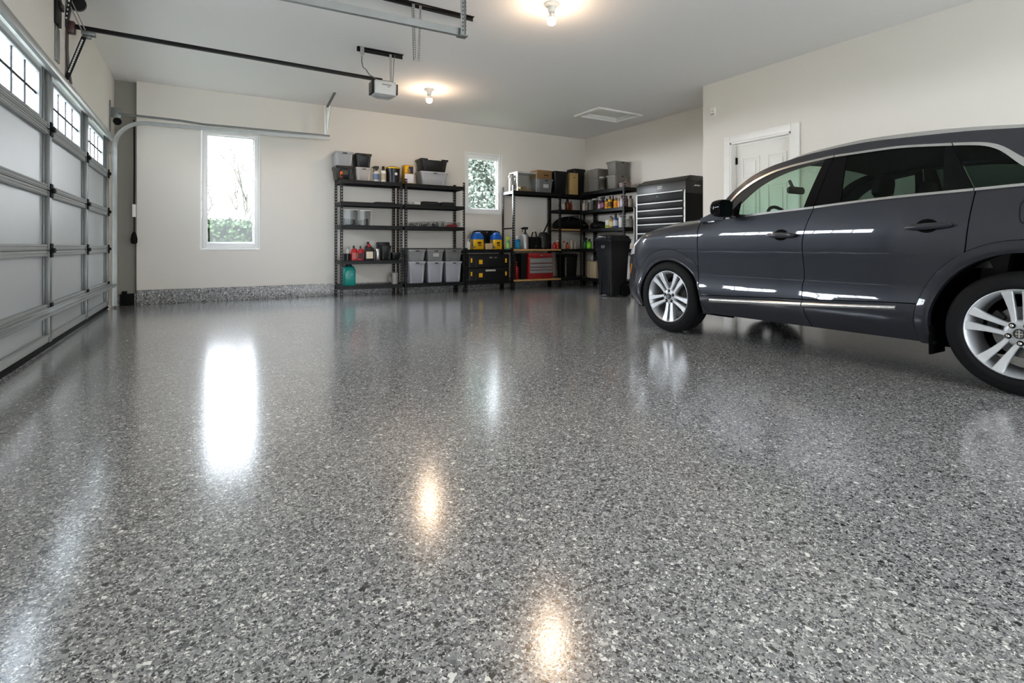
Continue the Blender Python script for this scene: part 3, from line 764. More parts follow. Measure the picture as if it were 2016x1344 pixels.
# ---- glasshouse: a leaning surface on each side
def GX(z):
    t = z-1.2; return 4.12+.36*t+.25*t*t if t > 0 else 4.12+.2*t
def G(y, z): return XC-GX(z)
CO = [(.93,1.263),(1.0,1.29),(1.155,1.41),(1.292,1.516),(1.37,1.543),(1.533,1.567),(1.931,1.603),(2.296,1.601),(2.408,1.592),(2.571,1.575),(2.741,1.546),(2.911,1.486),(3.073,1.373),(3.152,1.272),(3.20,1.195)]
CI = [(.98,1.257),(1.03,1.275),(1.148,1.354),(1.286,1.482),(1.366,1.519),(1.529,1.547),(1.926,1.585),(2.29,1.583),(2.401,1.573),(2.561,1.557),(2.731,1.529),(2.9,1.469),(3.062,1.358),(3.138,1.256),(3.18,1.19)]
FG = [(2.30,1.566),(2.373,1.556),(2.53,1.534),(2.691,1.492),(2.856,1.414),(2.97,1.315),(3.04,1.235),(3.10,1.165)]
PT_ = [(.40,1.44),(.7,1.53),(.95,1.575),(1.196,1.605),(1.455,1.636),(1.741,1.656),(2.076,1.672),(2.456,1.650),(2.62,1.628),(2.693,1.612),(2.798,1.590),(2.968,1.522),(3.122,1.395),(3.199,1.305),(3.30,1.20),(3.42,1.15)]
co = lambda y: spl(CO, y); ci = lambda y: spl(CI, y); fg = lambda y: spl(FG, y); ptop = lambda y: spl(PT_, y)
def gline(P):                         # y along a straight slanted edge, given (y, z) ends
    (ya, za), (yb2, zb_) = P
    return lambda z: ya+(yb2-ya)*(z-za)/(zb_-za)
GREAR = gline([(2.432,1.195),(2.364,1.553)]); GAPB = gline([(2.351,1.19),(2.291,1.595)]); RGF = gline([(2.154,1.208),(2.193,1.575)])
RGR = gline([(1.522,1.239),(1.565,1.54)]); GAPR = gline([(1.368,1.247),(1.528,1.564)])
for s in (1, -1):
    fd, rd = DR['front', s], DR['rear', s]
    def strip(name, ya, yb2, lo, hi, m_, off, th, parent=None, n=24, nv=3):
        fa = ya if callable(ya) else K(ya); fb = yb2 if callable(yb2) else K(yb2)
        return panel(name, fa, fb, lo, hi, s, n, nv, m_, off, th, G, parent)
    strip('window_chrome', 3.146, lambda z: GAPB(z)+.004, ci, co, M_CHROME, .008, .014, fd)
    strip('window_chrome', lambda z: GAPB(z)-.003, lambda z: GAPR(z)+.004, ci, co, M_CHROME, .008, .014, rd)
    strip('quarter_chrome', lambda z: GAPR(z)-.003, .985, ci, co, M_CHROME, .008, .014)
    strip('belt_chrome', 3.146, lambda z: GAPB(1.19)+.004, beltb, belt, M_CHROME, .006, .014, fd)
    strip('belt_chrome', lambda z: GAPB(1.19)-.003, lambda z: GAPR(1.24)+.003, beltb, belt, M_CHROME, .006, .014, rd)
    strip('belt_chrome', lambda z: GAPR(1.24)-.003, .95, beltb, belt, M_CHROME, .006, .014)
    strip('window_seal', 3.146, GREAR, fg, ci, M_CABIN, .0, .012, fd)
    strip('sail_panel', 3.16, 3.02, belt, lambda y: min(ci(y), fg(y)+.03) if y < 3.1 else ci(y), M_GLOSSB, .002, .010, fd, 8)
    strip('door_glass', 3.10, GREAR, belt, fg, M_CGLASS, -.004, .003, fd, 24, 6)
    strip('pillar_cover', GREAR, lambda z: GAPB(z)+.003, belt, ci, M_GLOSSB, .002, .012, fd, 4, 6)
    strip('pillar_cover', lambda z: GAPB(z)-.003, RGF, belt, ci, M_GLOSSB, .002, .012, rd, 4, 6)
    strip('door_glass', RGF, RGR, belt, ci, M_CPRIV, -.004, .003, rd, 16, 6)
    strip('pillar_cover', RGR, lambda z: GAPR(z)+.004, belt, ci, M_GLOSSB, .002, .012, rd, 4, 6)
    strip('quarter_glass', lambda z: GAPR(z)-.004, .985, belt, ci, M_CPRIV, -.002, .004, None, 16, 6)
    # painted side of the roof, from the pillar foot to the tail
    strip('roof_side', 3.43, 2.69, lambda y: co(y) if y < 3.146 else belt(y)-.02, ptop, M_PAINT, .003, .03, None, 26, 4)
    strip('roof_side', 2.69, .95, co, ptop, M_PAINT, .003, .03, None, 30, 4)
    strip('rear_pillar', .95, .42, belt, ptop, M_PAINT, .003, .03, None, 12, 6)
    # roof rail
    RT = [(.55,1.52),(.75,1.565),(1.205,1.632),(1.465,1.668),(1.757,1.694),(2.091,1.705),(2.471,1.676),(2.633,1.648),(2.73,1.610)]
    RB = [(.55,1.50),(.75,1.54),(1.196,1.606),(1.455,1.638),(1.741,1.660),(2.076,1.676),(2.456,1.650),(2.62,1.630),(2.73,1.606)]
    panel('roof_rail', K(2.72), K(.6), lambda y: spl(RB, y), lambda y: spl(RT, y)+.004, s, 30, 3, M_CHROME, -.045, .03, G)
# roof, windscreen, rear screen, bonnet
def edge(y): z = ptop(y); return G(y, z)-.012, z
def QRoof(u, v):
    y = 2.70+(.46-2.70)*u; w, z = edge(y); t = 1-2*v; return (XC-w*t, y+.10*(1-t*t)*max(0, 1-u*5)+0, z+.055*(1-t*t))
mb = MB(); mb.slab(QRoof, 30, 20, (0,0,-.02)); C(mb, 'roof', M_PAINT)
mb = MB(); mb.slab(lambda u, v: tuple(Vector(QRoof(.02+.93*u, .04+.92*v))+Vector((0,0,-.05))), 16, 12, (0,0,-.008)); C(mb, 'headliner', M_LINER)
def QW(u, v):
    y = 3.40+(2.705-3.40)*u; w, z = edge(y); t = 1-2*v; return (XC-w*t, y+(.05+.05*u)*(1-t*t), z+.055*u*(1-t*t))
mb = MB(); mb.slab(QW, 20, 20, (0,-.003,-.003)); C(mb, 'windscreen', M_CGLASS)
def QB(u, v):
    t = 1-2*v; y = .46-.16*u; w = G(y, 1.44)*(1-u)+.80*u; z = 1.46+(1.18-1.46)*u; return (XC-w*t, y-.04*(1-t*t), z+.055*(1-u)*(1-t*t))
mb = MB(); mb.slab(QB, 8, 14, (0,.004,0)); C(mb, 'rear_screen', M_CPRIV)
def QHd(u, v):
    y = 3.462+(4.79-3.462)*u; z = zs(y); y = min(y, spl(YF_P, z)-.001)
    w = max(.0, S(y, z)-.004); t = 1-2*v; hc = .085*(1-u**3)+.012
    return (XC-w*t, y, z+hc*(1-abs(t)**3.4))
mb = MB(); mb.slab(QHd, 30, 28, (0,0,-.012)); C(mb, 'bonnet', M_PAINT, angle=50)
mb = MB(); mb.slab(lambda u, v: (XC-.84*(1-2*v), 3.33+.14*u, 1.135+.05*(1-(1-2*v)**2)), 3, 12, (0,0,-.02)); C(mb, 'cowl', M_BLACKM)
# nose: grille and lower intake
def QG(u, v):
    w = .42*(1-2*u); z = .48+.26*v; yf = spl(YF_P, z); y = Y0F+(yf-Y0F)*max(0, 1-(abs(w)/spl(W_P, z))**2.6)**(1/2.6); return (XC-w, y+.006, z)
mb = MB(); mb.slab(QG, 20, 6, (0,-.01,0)); gr = C(mb, 'grille', M_BLACKM)
mb = MB()
for k in range(5):
    z = .50+.052*k; mb.tube([tuple(Vector(QG(u/12, (z-.48)/.26))+Vector((0,.006,0))) for u in range(13)], .006, 6)
C(mb, 'grille_bar', M_CHROME, gr)
# dark core of the body that shows in the gaps, floor pan and cabin
mb = MB()
mb.box(XC-.915, XC+.915, 1.66, 3.40, .30, .74); mb.box(XC-.86, XC+.86, .36, 1.70, .92, 1.0); mb.box(XC-.80, XC+.80, 3.38, 4.30, .80, 1.0)
mb.box(XC-.57, XC+.57, .50, 4.45, .24, .80); mb.box(XC-.78, XC+.78, 4.40, 4.55, .28, .80); mb.box(XC-.74, XC+.74, .42, .56, .30, .92)
C(mb, 'chassis', M_WELL, bevel=.02)
mb = MB()
for s in (1,-1):
    mb.slab(lambda u, v: pt(3.36-(3.36-.6)*u, .875-.0*v, (lambda zl: zl+(belt(3.36-2.76*u)-zl-.012)*v)(.76 if u < .57 else .95), s), 14, 2, (s*.012,0,0))
mb.box(XC-.86, XC+.86, .5, 1.05, .98, 1.02)
C(mb, 'door_lining', M_CABIN)
mb = MB(); mb.slab(lambda u, v: (XC-.86*(1-2*v), 3.38-.45*u, 1.13-.015*u-.0+.03*math.sin(PI*v)-(.16*max(0, u-.85)/.15)), 8, 12, (0,0,-.22)); C(mb, 'dashboard', M_CABIN, bevel=.0)
# steering wheel, inner mirror
sc_ = Vector((XC-.40, 2.95, 1.085)); ax = Vector((0,-.90,.43)).normalized(); u1 = Vector((1,0,0)); u2 = ax.cross(u1)
if u2.z < 0: u2 = -u2
mb = MB(); mb.tube([tuple(sc_+u1*.185*math.cos(2*PI*k/28)+u2*.185*math.sin(2*PI*k/28)) for k in range(28)], .016, 8, closed=True)
for a in (0, PI, -PI/2): mb.bar(tuple(sc_), tuple(sc_+u1*.18*math.cos(a)+u2*.18*math.sin(a)), .04, .015, tuple(ax))
mb.tube([tuple(sc_+ax*.02), tuple(sc_-ax*.16)], [.06,.04], 12)
C(mb, 'steering_wheel', M_SEAT)
mb = MB(); mc = on_y(1566, 375, 2.93)
mb.loop_stack([[(mc.x+a*.125*e, mc.y+d_, mc.z+b*.034*e) for a, b in ((-1,-.5),(-.8,-1),(.8,-1),(1,-.5),(1,.5),(.8,1),(-.8,1),(-1,.5))] for d_, e in ((-.02,.93),(-.012,1),(.015,.9),(.03,.5))])
mb.tube([(mc.x, mc.y+.02, mc.z+.02), (mc.x, mc.y+.06, mc.z+.10)], .015, 8); C(mb, 'inner_mirror', M_CABIN)
# seats
def seat(x, y, w, hr=True):
    mb = MB(); 
    mb.loop_stack([[(x-w*k, y+a, z) for a, k in ((.0,.95),(.11,1))]+[(x+w*k, y+a, z) for a, k in ((.11,1),(.0,.95))] for y, z, k in ()]) if False else None
    L_ = []
    for z, dy, hw, t in ((.62,.10,.9,.13),(.8,.06,1,.13),(1.0,.0,1,.12),(1.15,-.05,.95,.10),(1.25,-.08,.8,.07)):
        W_ = w*hw; L_.append([(x-W_, y+dy+t/2, z),(x-W_*.8, y+dy+t*.75, z),(x+W_*.8, y+dy+t*.75, z),(x+W_, y+dy+t/2, z),(x+W_, y+dy-t/2, z),(x-W_, y+dy-t/2, z)])
    mb.loop_stack(L_)
    mb.rrect_stack([(.74,w,.26,.05),(.80,w,.27,.06),(.86,w*.97,.25,.06)], (x, y+.33), 3)
    o = C(mb, 'seat', M_SEAT)
    hh = [x] if w < .35 else [x-.40, x+.40]
    for hx in hh:
        mb = MB(); mb.loop_stack([[(hx+a*.12*e, y-.10+b*.045*e+d_, z) for a, b in ((-1,-.6),(-.6,-1),(.6,-1),(1,-.6),(1,.6),(.6,1),(-.6,1),(-1,.6))] for z, e, d_ in ((1.27,.75,0),(1.30,1,0),(1.38,1,-.01),(1.43,.85,-.015),(1.445,.5,-.02))])
        for q in (-.05,.05): mb.tube([(hx+q, y-.09, 1.22), (hx+q, y-.10, 1.29)], .007, 6)
        C(mb, 'headrest', M_SEAT, o)
seat(XC-.38, 2.22, .25); seat(XC+.38, 2.22, .25); seat(XC, 1.28, .66)
# outside mirrors
for s in (1,-1):
    mb = MB(); cx_, cy_, cz_ = XC-s*1.085, 3.09, 1.215
    L_ = []
    for dy, kx, kz in ((.085,.25,.25),(.075,.6,.6),(.04,.92,.92),(0,1,1),(-.045,1.02,1.02),(-.055,.97,.97)):
        L_.append([(cx_+s*(.012 if q_ else 0)+math.copysign(abs(math.cos(a))**.6, math.cos(a))*.088*kx, cy_+dy, cz_+math.copysign(abs(math.sin(a))**.6, math.sin(a))*.078*kz) for a, q_ in ((2*PI*k/24, 0) for k in range(24))])
    mb.loop_stack(L_, True, True); mr = C(mb, 'side_mirror', M_GLOSSB)
    mb = MB(); mb.loop_stack([[(cx_+math.copysign(abs(math.cos(a))**.6, math.cos(a))*.076, cy_+d_, cz_+math.copysign(abs(math.sin(a))**.6, math.sin(a))*.064) for a in (2*PI*k/24 for k in range(24))] for d_ in (-.0555,-.0575)]); C(mb, 'mirror_glass', M_CHROME if False else mat('dark mirror glass', '20262a', .04, metal=.9), mr)
    mb = MB(); mb.loop_stack([[pt(y, .90, z, s) for y, z in ((3.14,1.135),(3.02,1.135),(3.03,1.17),(3.12,1.17))],[pt(y, .99, z, s) for y, z in ((3.12,1.14),(3.05,1.14),(3.06,1.185),(3.11,1.185))]]); C(mb, 'mirror_foot', M_GLOSSB, mr, bevel=.008)
# ---- wheels
def make_wheel(phase):
    """axis along x, outer face towards -x; wheel centre at the origin"""
    rim = MB()
    rim.lathe([(.2635,.004),(.2625,-.004),(.257,-.006),(.252,.0),(.240,.020),(.232,.05),(.230,.20)], n=64, axis='x', cap0=False, cap1=False)
    rim.lathe([(.014,.018),(.055,.016),(.075,.022),(.083,.035),(.083,.06),(.02,.06)], n=40, axis='x')
    ro = rim.build('wheel', M_RIMD, car, True, 0, 2, 50)
    for k in range(5):
        for sg in (-1, 1):
            mb = MB(); ph = math.radians(phase+72*k); prof = []
            L_ = []
            for r, x, hw, off in ((.060,.020,.0135,.0265),(.10,.017,.0145,.0285),(.15,.012,.0175,.0335),(.20,.005,.0225,.041),(.238,.0,.028,.0475),(.252,-.003,.0305,.0505)):
                c_ = Vector((0, r, sg*off))
                q = []
                for du, dx in ((-hw,.006),(-hw+.004,0),(hw-.004,0),(hw,.006),(hw*.8,.05),(-hw*.8,.05)):
                    y, z = r, sg*off+du
                    q.append((x+dx, y*math.cos(ph)-z*math.sin(ph), y*math.sin(ph)+z*math.cos(ph)))
                L_.append(q)
            mb.loop_stack(L_); mb.build('spoke', M_RIM, ro, True, 0, 2, 30)
    for k in range(5):
        a = math.radians(phase+36+72*k); c_ = (0, .056*math.cos(a), .056*math.sin(a))
        mb = MB(); mb.lathe([(.0165,.0135),(.0165,.017)], c_, 16, 'x', True, True); mb.build('lug_recess', M_BLACKM, ro)
        mb = MB(); mb.lathe([(.010,.013),(.010,.004),(.006,.001)], c_, 6, 'x'); mb.build('lug_nut', M_CHROME, ro)
    mb = MB(); mb.lathe([(.030,.016),(.030,.008),(.027,.005)], n=32, axis='x'); mb.build('center_cap', mat('cap grey', '4a4c4e', .3, metal=.8), ro)
    mb = MB(); x = .0045
    for sg in (-1, 1):
        mb.box(x-.002, x, -.004+sg*.0, .004, -.024, .024) if sg > 0 else mb.box(x-.0021, x, -.019, .019, -.003, .003)
    for yy in (-.014, .0115): mb.box(x-.0022, x, yy, yy+.0025, -.017, .017)
    for zz in (-.017, .0145): mb.box(x-.0022, x, -.014, .014, zz, zz+.0025)
    mb.build('cap_emblem', M_CHROME, ro)
    mb = MB(); mb.lathe([(.26,.20),(.262,.006),(.270,-.010),(.283,-.016),(.300,-.019),(.303,-.017),(.325,-.016),(.345,-.006),(.358,.012),(.364,.03),
        (.365,.055),(.358,.057),(.358,.066),(.3665,.068),(.367,.10),(.359,.102),(.359,.112),(.367,.114),(.3665,.146),(.358,.148),(.358,.157),(.365,.159),(.364,.185),(.352,.21),(.32,.225),(.265,.21)], n=72, axis='x', cap0=False, cap1=False)
    ty = mb.build('tyre', M_TYRE, ro, True, 0, 2, 60)
    mb = MB(); mb.lathe([(.05,.105),(.155,.105),(.155,.125),(.05,.125)], n=48, axis='x'); mb.lathe([(.08,.06),(.08,.106)], n=24, axis='x'); mb.build('brake_disc', M_DISC, ro, True)
    mb = MB(); L_ = []
    for a in range(-25, 30, 10):
        t = math.radians(a+(150 if phase < 80 else 20)); L_.append([(x, r*math.cos(t), r*math.sin(t)) for x, r in ((.075,.115),(.075,.175),(.15,.175),(.15,.115))])
    mb.loop_stack(L_); mb.build('brake_caliper', M_CABIN, ro, True, .004)
    return ro
wf = make_wheel(54); wr = make_wheel(88)
XW = .935
for proto, y in ((wf, FWY), (wr, RWY)):
    proto.location = (-XW, y-2.5, WR)
    c = copy_tree(proto, None, parent=car); c.location = (XW, y-2.5, WR); c.rotation_euler = (0, 0, PI)
# ================================================================ SHELVING
YF, YBK = 9.20, 9.655        # front and back plane of the racks on the back wall
M_WOOD = mat('particle board', 'b08a55', .7, bump=.15, bscale=300, vary=.12)
M_WOODD = mat('board top dark', '1c1b1a', .6)
LV = dict(bot=.20, low=.635, mid=.83, l3=1.25, l4=1.65, top=2.03)
def ladder(m, p, a, n, w, h):
    """perforated strip: p corner, a unit vector along the width, real holes"""
    p = Vector(p); a = Vector(a); t = a.cross(Vector((0,0,1)))*.0025
    def bx(u0, u1, z0, z1):
        q = [p+a*u0+Vector((0,0,z0)), p+a*u1+Vector((0,0,z0)), p+a*u1+Vector((0,0,z1)), p+a*u0+Vector((0,0,z1))]
        m.loop_stack([[tuple(v) for v in q], [tuple(v+t) for v in q]])
    e = (w-.015)/2
    bx(0, e, 0, h); bx(w-e, w, 0, h); pitch = h/n
    bx(e, w-e, 0, .02)
    for i in range(n): bx(e, w-e, i*pitch+.026, (i+1)*pitch)
def rack(label, x0, x1, y0, y1, H, levels, wood=(), posts='abcd', rz=0, group='black steel shelving units', loc=None, bolts=False):
    """rack in local coordinates: x along its front, front at y0"""
    cx, cy = loc if loc else ((x0+x1)/2, (y0+y1)/2); L2, D2 = (x1-x0)/2, (y1-y0)/2
    t = thing('shelving_unit', label, 'shelving unit', (cx, cy, 0), rz, group)
    n = int(H/.05)
    for key, sx, sy in (('a',-1,-1),('b',1,-1),('c',-1,1),('d',1,1)):
        if key not in posts: continue
        m = MB(); ladder(m, (sx*L2, sy*D2, 0), (-sx,0,0), n, .042, H); ladder(m, (sx*L2, sy*D2, 0), (0,-sy,0), n, .042, H)
        m.box(*sorted((sx*L2, sx*(L2-.045))), *sorted((sy*D2, sy*(D2-.045))), 0, .006)
        m.build('post', M_BLACK, t, False)
    for i, z in enumerate(levels):
        m = MB(); e = .004; hb = .052
        z1 = z-.012
        w_ = i in wood
        if w_: hb = .03
        m.box(-L2+e, L2-e, -D2+e+.0, -D2+e+.003, z1-hb, z1+(.0 if w_ else .010)); m.box(-L2+e, L2-e, D2-e-.003, D2-e, z1-hb, z1)
        m.box(-L2+e, L2-e, -D2+e, -D2+.03, z1-.004, z1); m.box(-L2+e, L2-e, -D2+e+.003, -D2+.02, z1-hb, z1-hb+.003)
        m.box(-L2+e, -L2+e+.003, -D2+.008, D2-.008, z1-hb, z1); m.box(L2-e-.003, L2-e, -D2+.008, D2-.008, z1-hb, z1)
        s_ = m.build('shelf', M_BLACK, t, False)
        m = MB()
        if w_: m.box(-L2+.008, L2-.008, -D2-.004, D2-.01, z1-.022, z)
        else: m.box(-L2+.008, L2-.008, -D2+.0075, D2-.01, z1-.0, z)
        m.build('shelf_board', M_WOOD if w_ else M_WOODD, s_, False)
    return t
rack('tall black shelving unit at the left end of the back wall', 2.012, 3.10, YF, YBK, 2.11, [LV[k] for k in ('bot','low','l3','l4','top')])
rack('tall black shelving unit just left of the small window', 3.15, 4.345, YF, YBK, 2.11, [LV[k] for k in ('bot','l3','l4','top')])
rack('low black shelving unit under the small window', 4.365, 5.405, YF+.004, YBK, .85, [.20, .82], group='low shelf')
r3 = rack('tall black shelving unit with wood-edged shelves right of the small window', 5.425, 6.62, YF, YBK, 2.13, [.20, .825, 2.02], wood=(0, 1))
m = MB(); m.box(-.5935, -.585, -.183, .183, 1.235, 1.265); m.build('side_bar', M_BLACK, r3, False)
rack('black corner shelving unit filling the far corner of the garage', 6.635, 7.60, YF+.075, YBK, 2.005, [.20, .825, 1.262, 1.68, 2.02], wood=(2,))
# side unit along the right wall: local x runs along world -Y
rack('black shelving unit on the right wall between the corner and the tool chest', -.70, .70, -.225, .225, 2.14, [.20, .83, 1.262, 1.665, 2.06], rz=-PI/2, loc=(7.385, 8.535), wood=())
AF = 7.16                     # front plane of that unit

# ---------------------------------------------------------------- containers
def pmat(col, rough=.4, **k): k.setdefault('spec', .3); return mat('plastic '+col+str(rough), col, rough, **k)
def tote(label, cx, cy, z, w, d, h, col, lid=None, rz=0, group=None, rough=.4, name='storage_bin', card=None, latch=None, slot=True, cat='bin', ribs=True):
    t = thing(name, label, cat, (cx, cy, z), rz, group)
    M_ = pmat(col, rough) if isinstance(col, str) else col
    hw, hd = w/2, d/2; k = .80; r = .03; lh = .022 if lid else 0; H = h-lh
    m = MB(); m.rrect_stack([(0, hw*k-.006, hd*k-.006, r), (.008, hw*k, hd*k, r), (H-.034, hw*.92, hd*.92, r), (H-.034, hw*.93, hd*.93, r), (H-.012, hw*.935, hd*.935, r)], n=4)
    if ribs:
        for sx in (-.42, .42):
            m.loop_stack([[(sx*w*.74-.016, -hd*.812-.003, .02), (sx*w*.74+.016, -hd*.812-.003, .02), (sx*w*.74+.016, -hd*.75, .02), (sx*w*.74-.016, -hd*.75, .02)],
                          [(sx*w*.84-.016, -hd*.915-.003, H-.04), (sx*w*.84+.016, -hd*.915-.003, H-.04), (sx*w*.84+.016, -hd*.85, H-.04), (sx*w*.84-.016, -hd*.85, H-.04)]])
    m.build('body', M_, t, True, 0, 2, 50)
    m = MB(); m.rrect_stack([(H-.034, hw*.985, hd*.985, r), (H-.004, hw, hd, r), (H, hw*.99, hd*.99, r)], n=4); m.build('rim', M_, t, True)
    if slot:
        m = MB(); m.box(-.055, .055, -hd-.010, -hd*.96, H-.05, H-.012); hg = m.build('handle', M_, t, True, .004)
        m = MB(); m.box(-.036, .036, -hd-.0112, -hd-.0104, H-.038, H-.022); m.build('handle_slot', M_BLACKM, hg, False)
    if lid:
        m = MB(); m.rrect_stack([(H+.0005, hw*1.01, hd*1.01, r), (H+.012, hw*1.01, hd*1.01, r), (H+.014, hw*.94, hd*.94, r), (H+lh, hw*.92, hd*.92, r)], n=4)
        m.build('lid', pmat(lid, .4), t, True)
    if card:
        m = MB(); m.box(-w*.16, w*.16, -hd*.90-.014, -hd*.90-.002, h*.35, h*.62); m.build('label_card', pmat(card, .6), t, False)
    if latch:
        m = MB(); m.box(-w*.27, w*.21, -hd-.022, -hd-.0112, H-.03, H+lh+.012); m.build('latch', pmat(latch, .4), t, True, .005)
    return t
def bottle(label, cx, cy, z, r, h, col, cap='1a1a1a', kind='round', lab=None, rz=0, group=None, cat='bottle', name=None, rough=.3):
    t = thing(name or {'can':'paint_can','jar':'glass_jar','jug':'oil_jug','trigger':'spray_bottle','pump':'pump_bottle','tub':'tub','aerosol':'aerosol_can'}.get(kind, 'bottle'), label, cat, (cx, cy, z), rz, group)
    M_ = pmat(col, rough) if isinstance(col, str) else col; Mc = pmat(cap, .4)
    if kind in ('round', 'aerosol', 'trigger', 'pump'):
        sh = {'round': .74, 'aerosol': .82, 'trigger': .68, 'pump': .74}[kind]*h
        m = MB(); m.lathe([(r*.93,0),(r,.006),(r,sh*.86),(r*.86,sh*.95),(r*.45,sh),(r*.38,sh+.008)], n=20); m.build('body', M_, t)
        if kind == 'round':
            m = MB(); m.lathe([(r*.48,sh+.0005),(r*.48,h*.96),(r*.40,h)], n=16); m.build('cap', Mc, t)
        elif kind == 'aerosol':
            m = MB(); m.lathe([(r*.72,sh+.0085),(r*.72,h*.97),(r*.6,h)], n=16); m.build('cap', Mc, t)
        elif kind == 'trigger':
            m = MB(); m.lathe([(r*.45,sh+.0085),(r*.45,sh+.03),(r*.25,sh+.035),(r*.25,h-.045)], n=12)
            m.box(-r*1.1, r*.8, -.014, .014, h-.05, h-.012); m.box(-r*.7, r*.9, -.011, .011, h-.012, h); m.box(-r*1.5, -r*1.1, -.008, .008, h-.036, h-.02)
            m.bar((-r*.75,0,h-.05), (-r*1.05,0,h-.105), .012, .012, (0,1,0)); m.build('trigger_head', Mc, t)
        else:
            m = MB(); m.lathe([(r*.42,sh+.0085),(r*.42,sh+.03),(.006,sh+.032),(.006,h-.016)], n=12); m.tube([(0,0,h-.012),(-r*.5,0,h-.004),(-r*1.1,0,h-.014),(-r*1.2,0,h-.032)], .008, 8); m.build('pump_head', Mc, t)
        if lab:
            m = MB(); m.lathe([(r*1.012,sh*.18),(r*1.012,sh*.72)], n=20, cap0=False, cap1=False); m.build('label_wrap', pmat(lab, .5), t)
    elif kind == 'jug':
        sh = h*.80; d = r*.62
        m = MB(); m.rrect_stack([(0,r*.95,d*.95,.015),(.008,r,d,.02),(sh*.72,r,d,.02),(sh*.92,r*.72,d*.8,.02),(sh,r*.36,d*.5,.012)], n=4)
        m.tube([(r*.94,0,sh*.62),(r*1.16,0,sh*.70),(r*.86,0,sh*.93),(r*.40,0,sh*.97)], .011, 8); m.build('body', M_, t, True, 0, 2, 50)
        m = MB(); m.lathe([(r*.33,sh+.0005),(r*.33,h-.004),(r*.28,h)], n=16); m.build('cap', Mc, t)
        if lab:
            m = MB(); m.box(-r*.70, r*.70, -d-.0022, -d-.0006, sh*.14, sh*.66); m.build('label_front', pmat(lab, .5), t, False)
    elif kind in ('can', 'tub'):
        m = MB(); m.lathe([(r*(.9 if kind=='tub' else 1),0),(r,h*.9)], n=24); m.build('body', M_, t)
        m = MB(); m.lathe([(r*1.03,h*.9005),(r*1.03,h*.98),(r*.95,h)], n=24); m.build('lid', Mc, t)
        if lab:
            m = MB(); m.lathe([(r*(.935 if kind=='tub' else 1.012),h*.2),(r*(1.0 if kind=='tub' else 1.012),h*.72)], n=24, cap0=False, cap1=False); m.build('label_wrap', pmat(lab, .5), t)
    elif kind == 'jar':
        m = MB(); m.lathe([(r*.9,0),(r,.01),(r,h*.70),(r*.78,h*.82),(r*.78,h*.86)], n=22); m.build('body', M_, t)
        m = MB(); m.lathe([(r*.82,h*.8605),(r*.82,h*.98),(r*.78,h)], n=22); m.build('lid', Mc, t)
    return t
def carton(label, cx, cy, z, w, d, h, col, rz=0, panels=(), name='carton', cat='box', flap=True):
    t = thing(name, label, cat, (cx, cy, z), rz)
    m = MB(); m.box(-w/2, w/2, -d/2, d/2, 0, h-.004); m.build('body', pmat(col, .7), t, True, .003)
    if flap:
        m = MB(); m.box(-w/2, -.002, -d/2, d/2, h-.0035, h); m.box(.002, w/2, -d/2, d/2, h-.0035, h); m.build('top_flap', pmat(col, .7), t, False)
    for i, (a0, a1, b0, b1, c_) in enumerate(panels):
        m = MB(); m.box(-w/2+a0*w, -w/2+a1*w, -d/2-.0022-.0006*i, -d/2-.0005-.0006*i, b0*h, b1*h); m.build('printed_panel', pmat(c_, .6), t, False)
    return t
M_CLEAR = pane('clear plastic', (.80,.81,.81))
def fit(px0, px1, yt, zb, Yf):
    """front-face rectangle on the plane y = Yf that stands on height zb"""
    a = on_y(px0, yt, Yf); b = on_y(px1, yt, Yf); return (a.x+b.x)/2, b.x-a.x, (a.z+b.z)/2-zb
def fita(px0, px1, yt, zb, Xf):
    a = on_x(px0, yt, Xf); b = on_x(px1, yt, Xf); return (a.y+b.y)/2, a.y-b.y, (a.z+b.z)/2-zb
def T_(label, px0, px1, yt, zb, Yf, d, col, **k):
    x, w, h = fit(px0, px1, yt, zb, Yf); return tote(label, x, Yf+d/2, zb+.0008, w, d, h, col, **k)
def B_(label, px0, px1, yt, zb, Yc, col, cap='1a1a1a', kind='round', **k):
    x, w, h = fit(px0, px1, yt, zb, Yc); return bottle(label, x, Yc, zb+.0008, w/2, h, col, cap, kind, **k)
def TA(label, px0, px1, yt, zb, d, col, Xf=AF+.03, **k):
    y, w, h = fita(px0, px1, yt, zb, Xf); return tote(label, Xf+d/2, y, zb+.0008, w, d, h, col, rz=-PI/2, **k)
def BA(label, px0, px1, yt, zb, col, cap='1a1a1a', kind='round', Xc=AF+.09, **k):
    y, w, h = fita(px0, px1, yt, zb, Xc); return bottle(label, Xc, y, zb+.0008, w/2, h, col, cap, kind, rz=k.pop('rz', -PI/2), **k)

zt, z4, z3, zl, zm, z0 = LV['top'], LV['l4'], LV['l3'], LV['low'], LV['mid'], LV['bot']
# ---- left unit, top shelf
def stack2(l0, l1, px0, px1, y_lo, y_hi, zb, Yf, d, c0, c1, k0={}, k1={}, inset=2):
    a = T_(l0, px0, px1, y_lo, zb, Yf, d, c0, **k0); h = on_y((px0+px1)/2, y_lo, Yf).z-zb
    b = T_(l1, px0-inset*0, px1, y_hi, zb+h+.001, Yf, d, c1, **k1); return a, b
stack2('black lidded bin beside the orange clamp, at the bottom of its stack of two', 'pale grey bin stacked above the orange clamp, leftmost bin of all',
       661, 697, 326, 298, zt, YF+.045, .36, '1b1b1c', '9a9b9d', dict(lid='19191a', card='4c4632'), {}, )
stack2('pale beige-grey bin beside the white and blue spray bottle', 'black bin set on top of a pale beige-grey bin',
       700.5, 733, 329.5, 302, zt, YF+.045, .36, 'aaa5a0', '19191a')
B_('white and blue spray bottle with a black trigger beside the beige-grey bin', 735, 746.5, 327, zt, YF+.10, 'b9b9b3', '161616', 'trigger', lab='5d6f8c', rz=PI/2*.0)
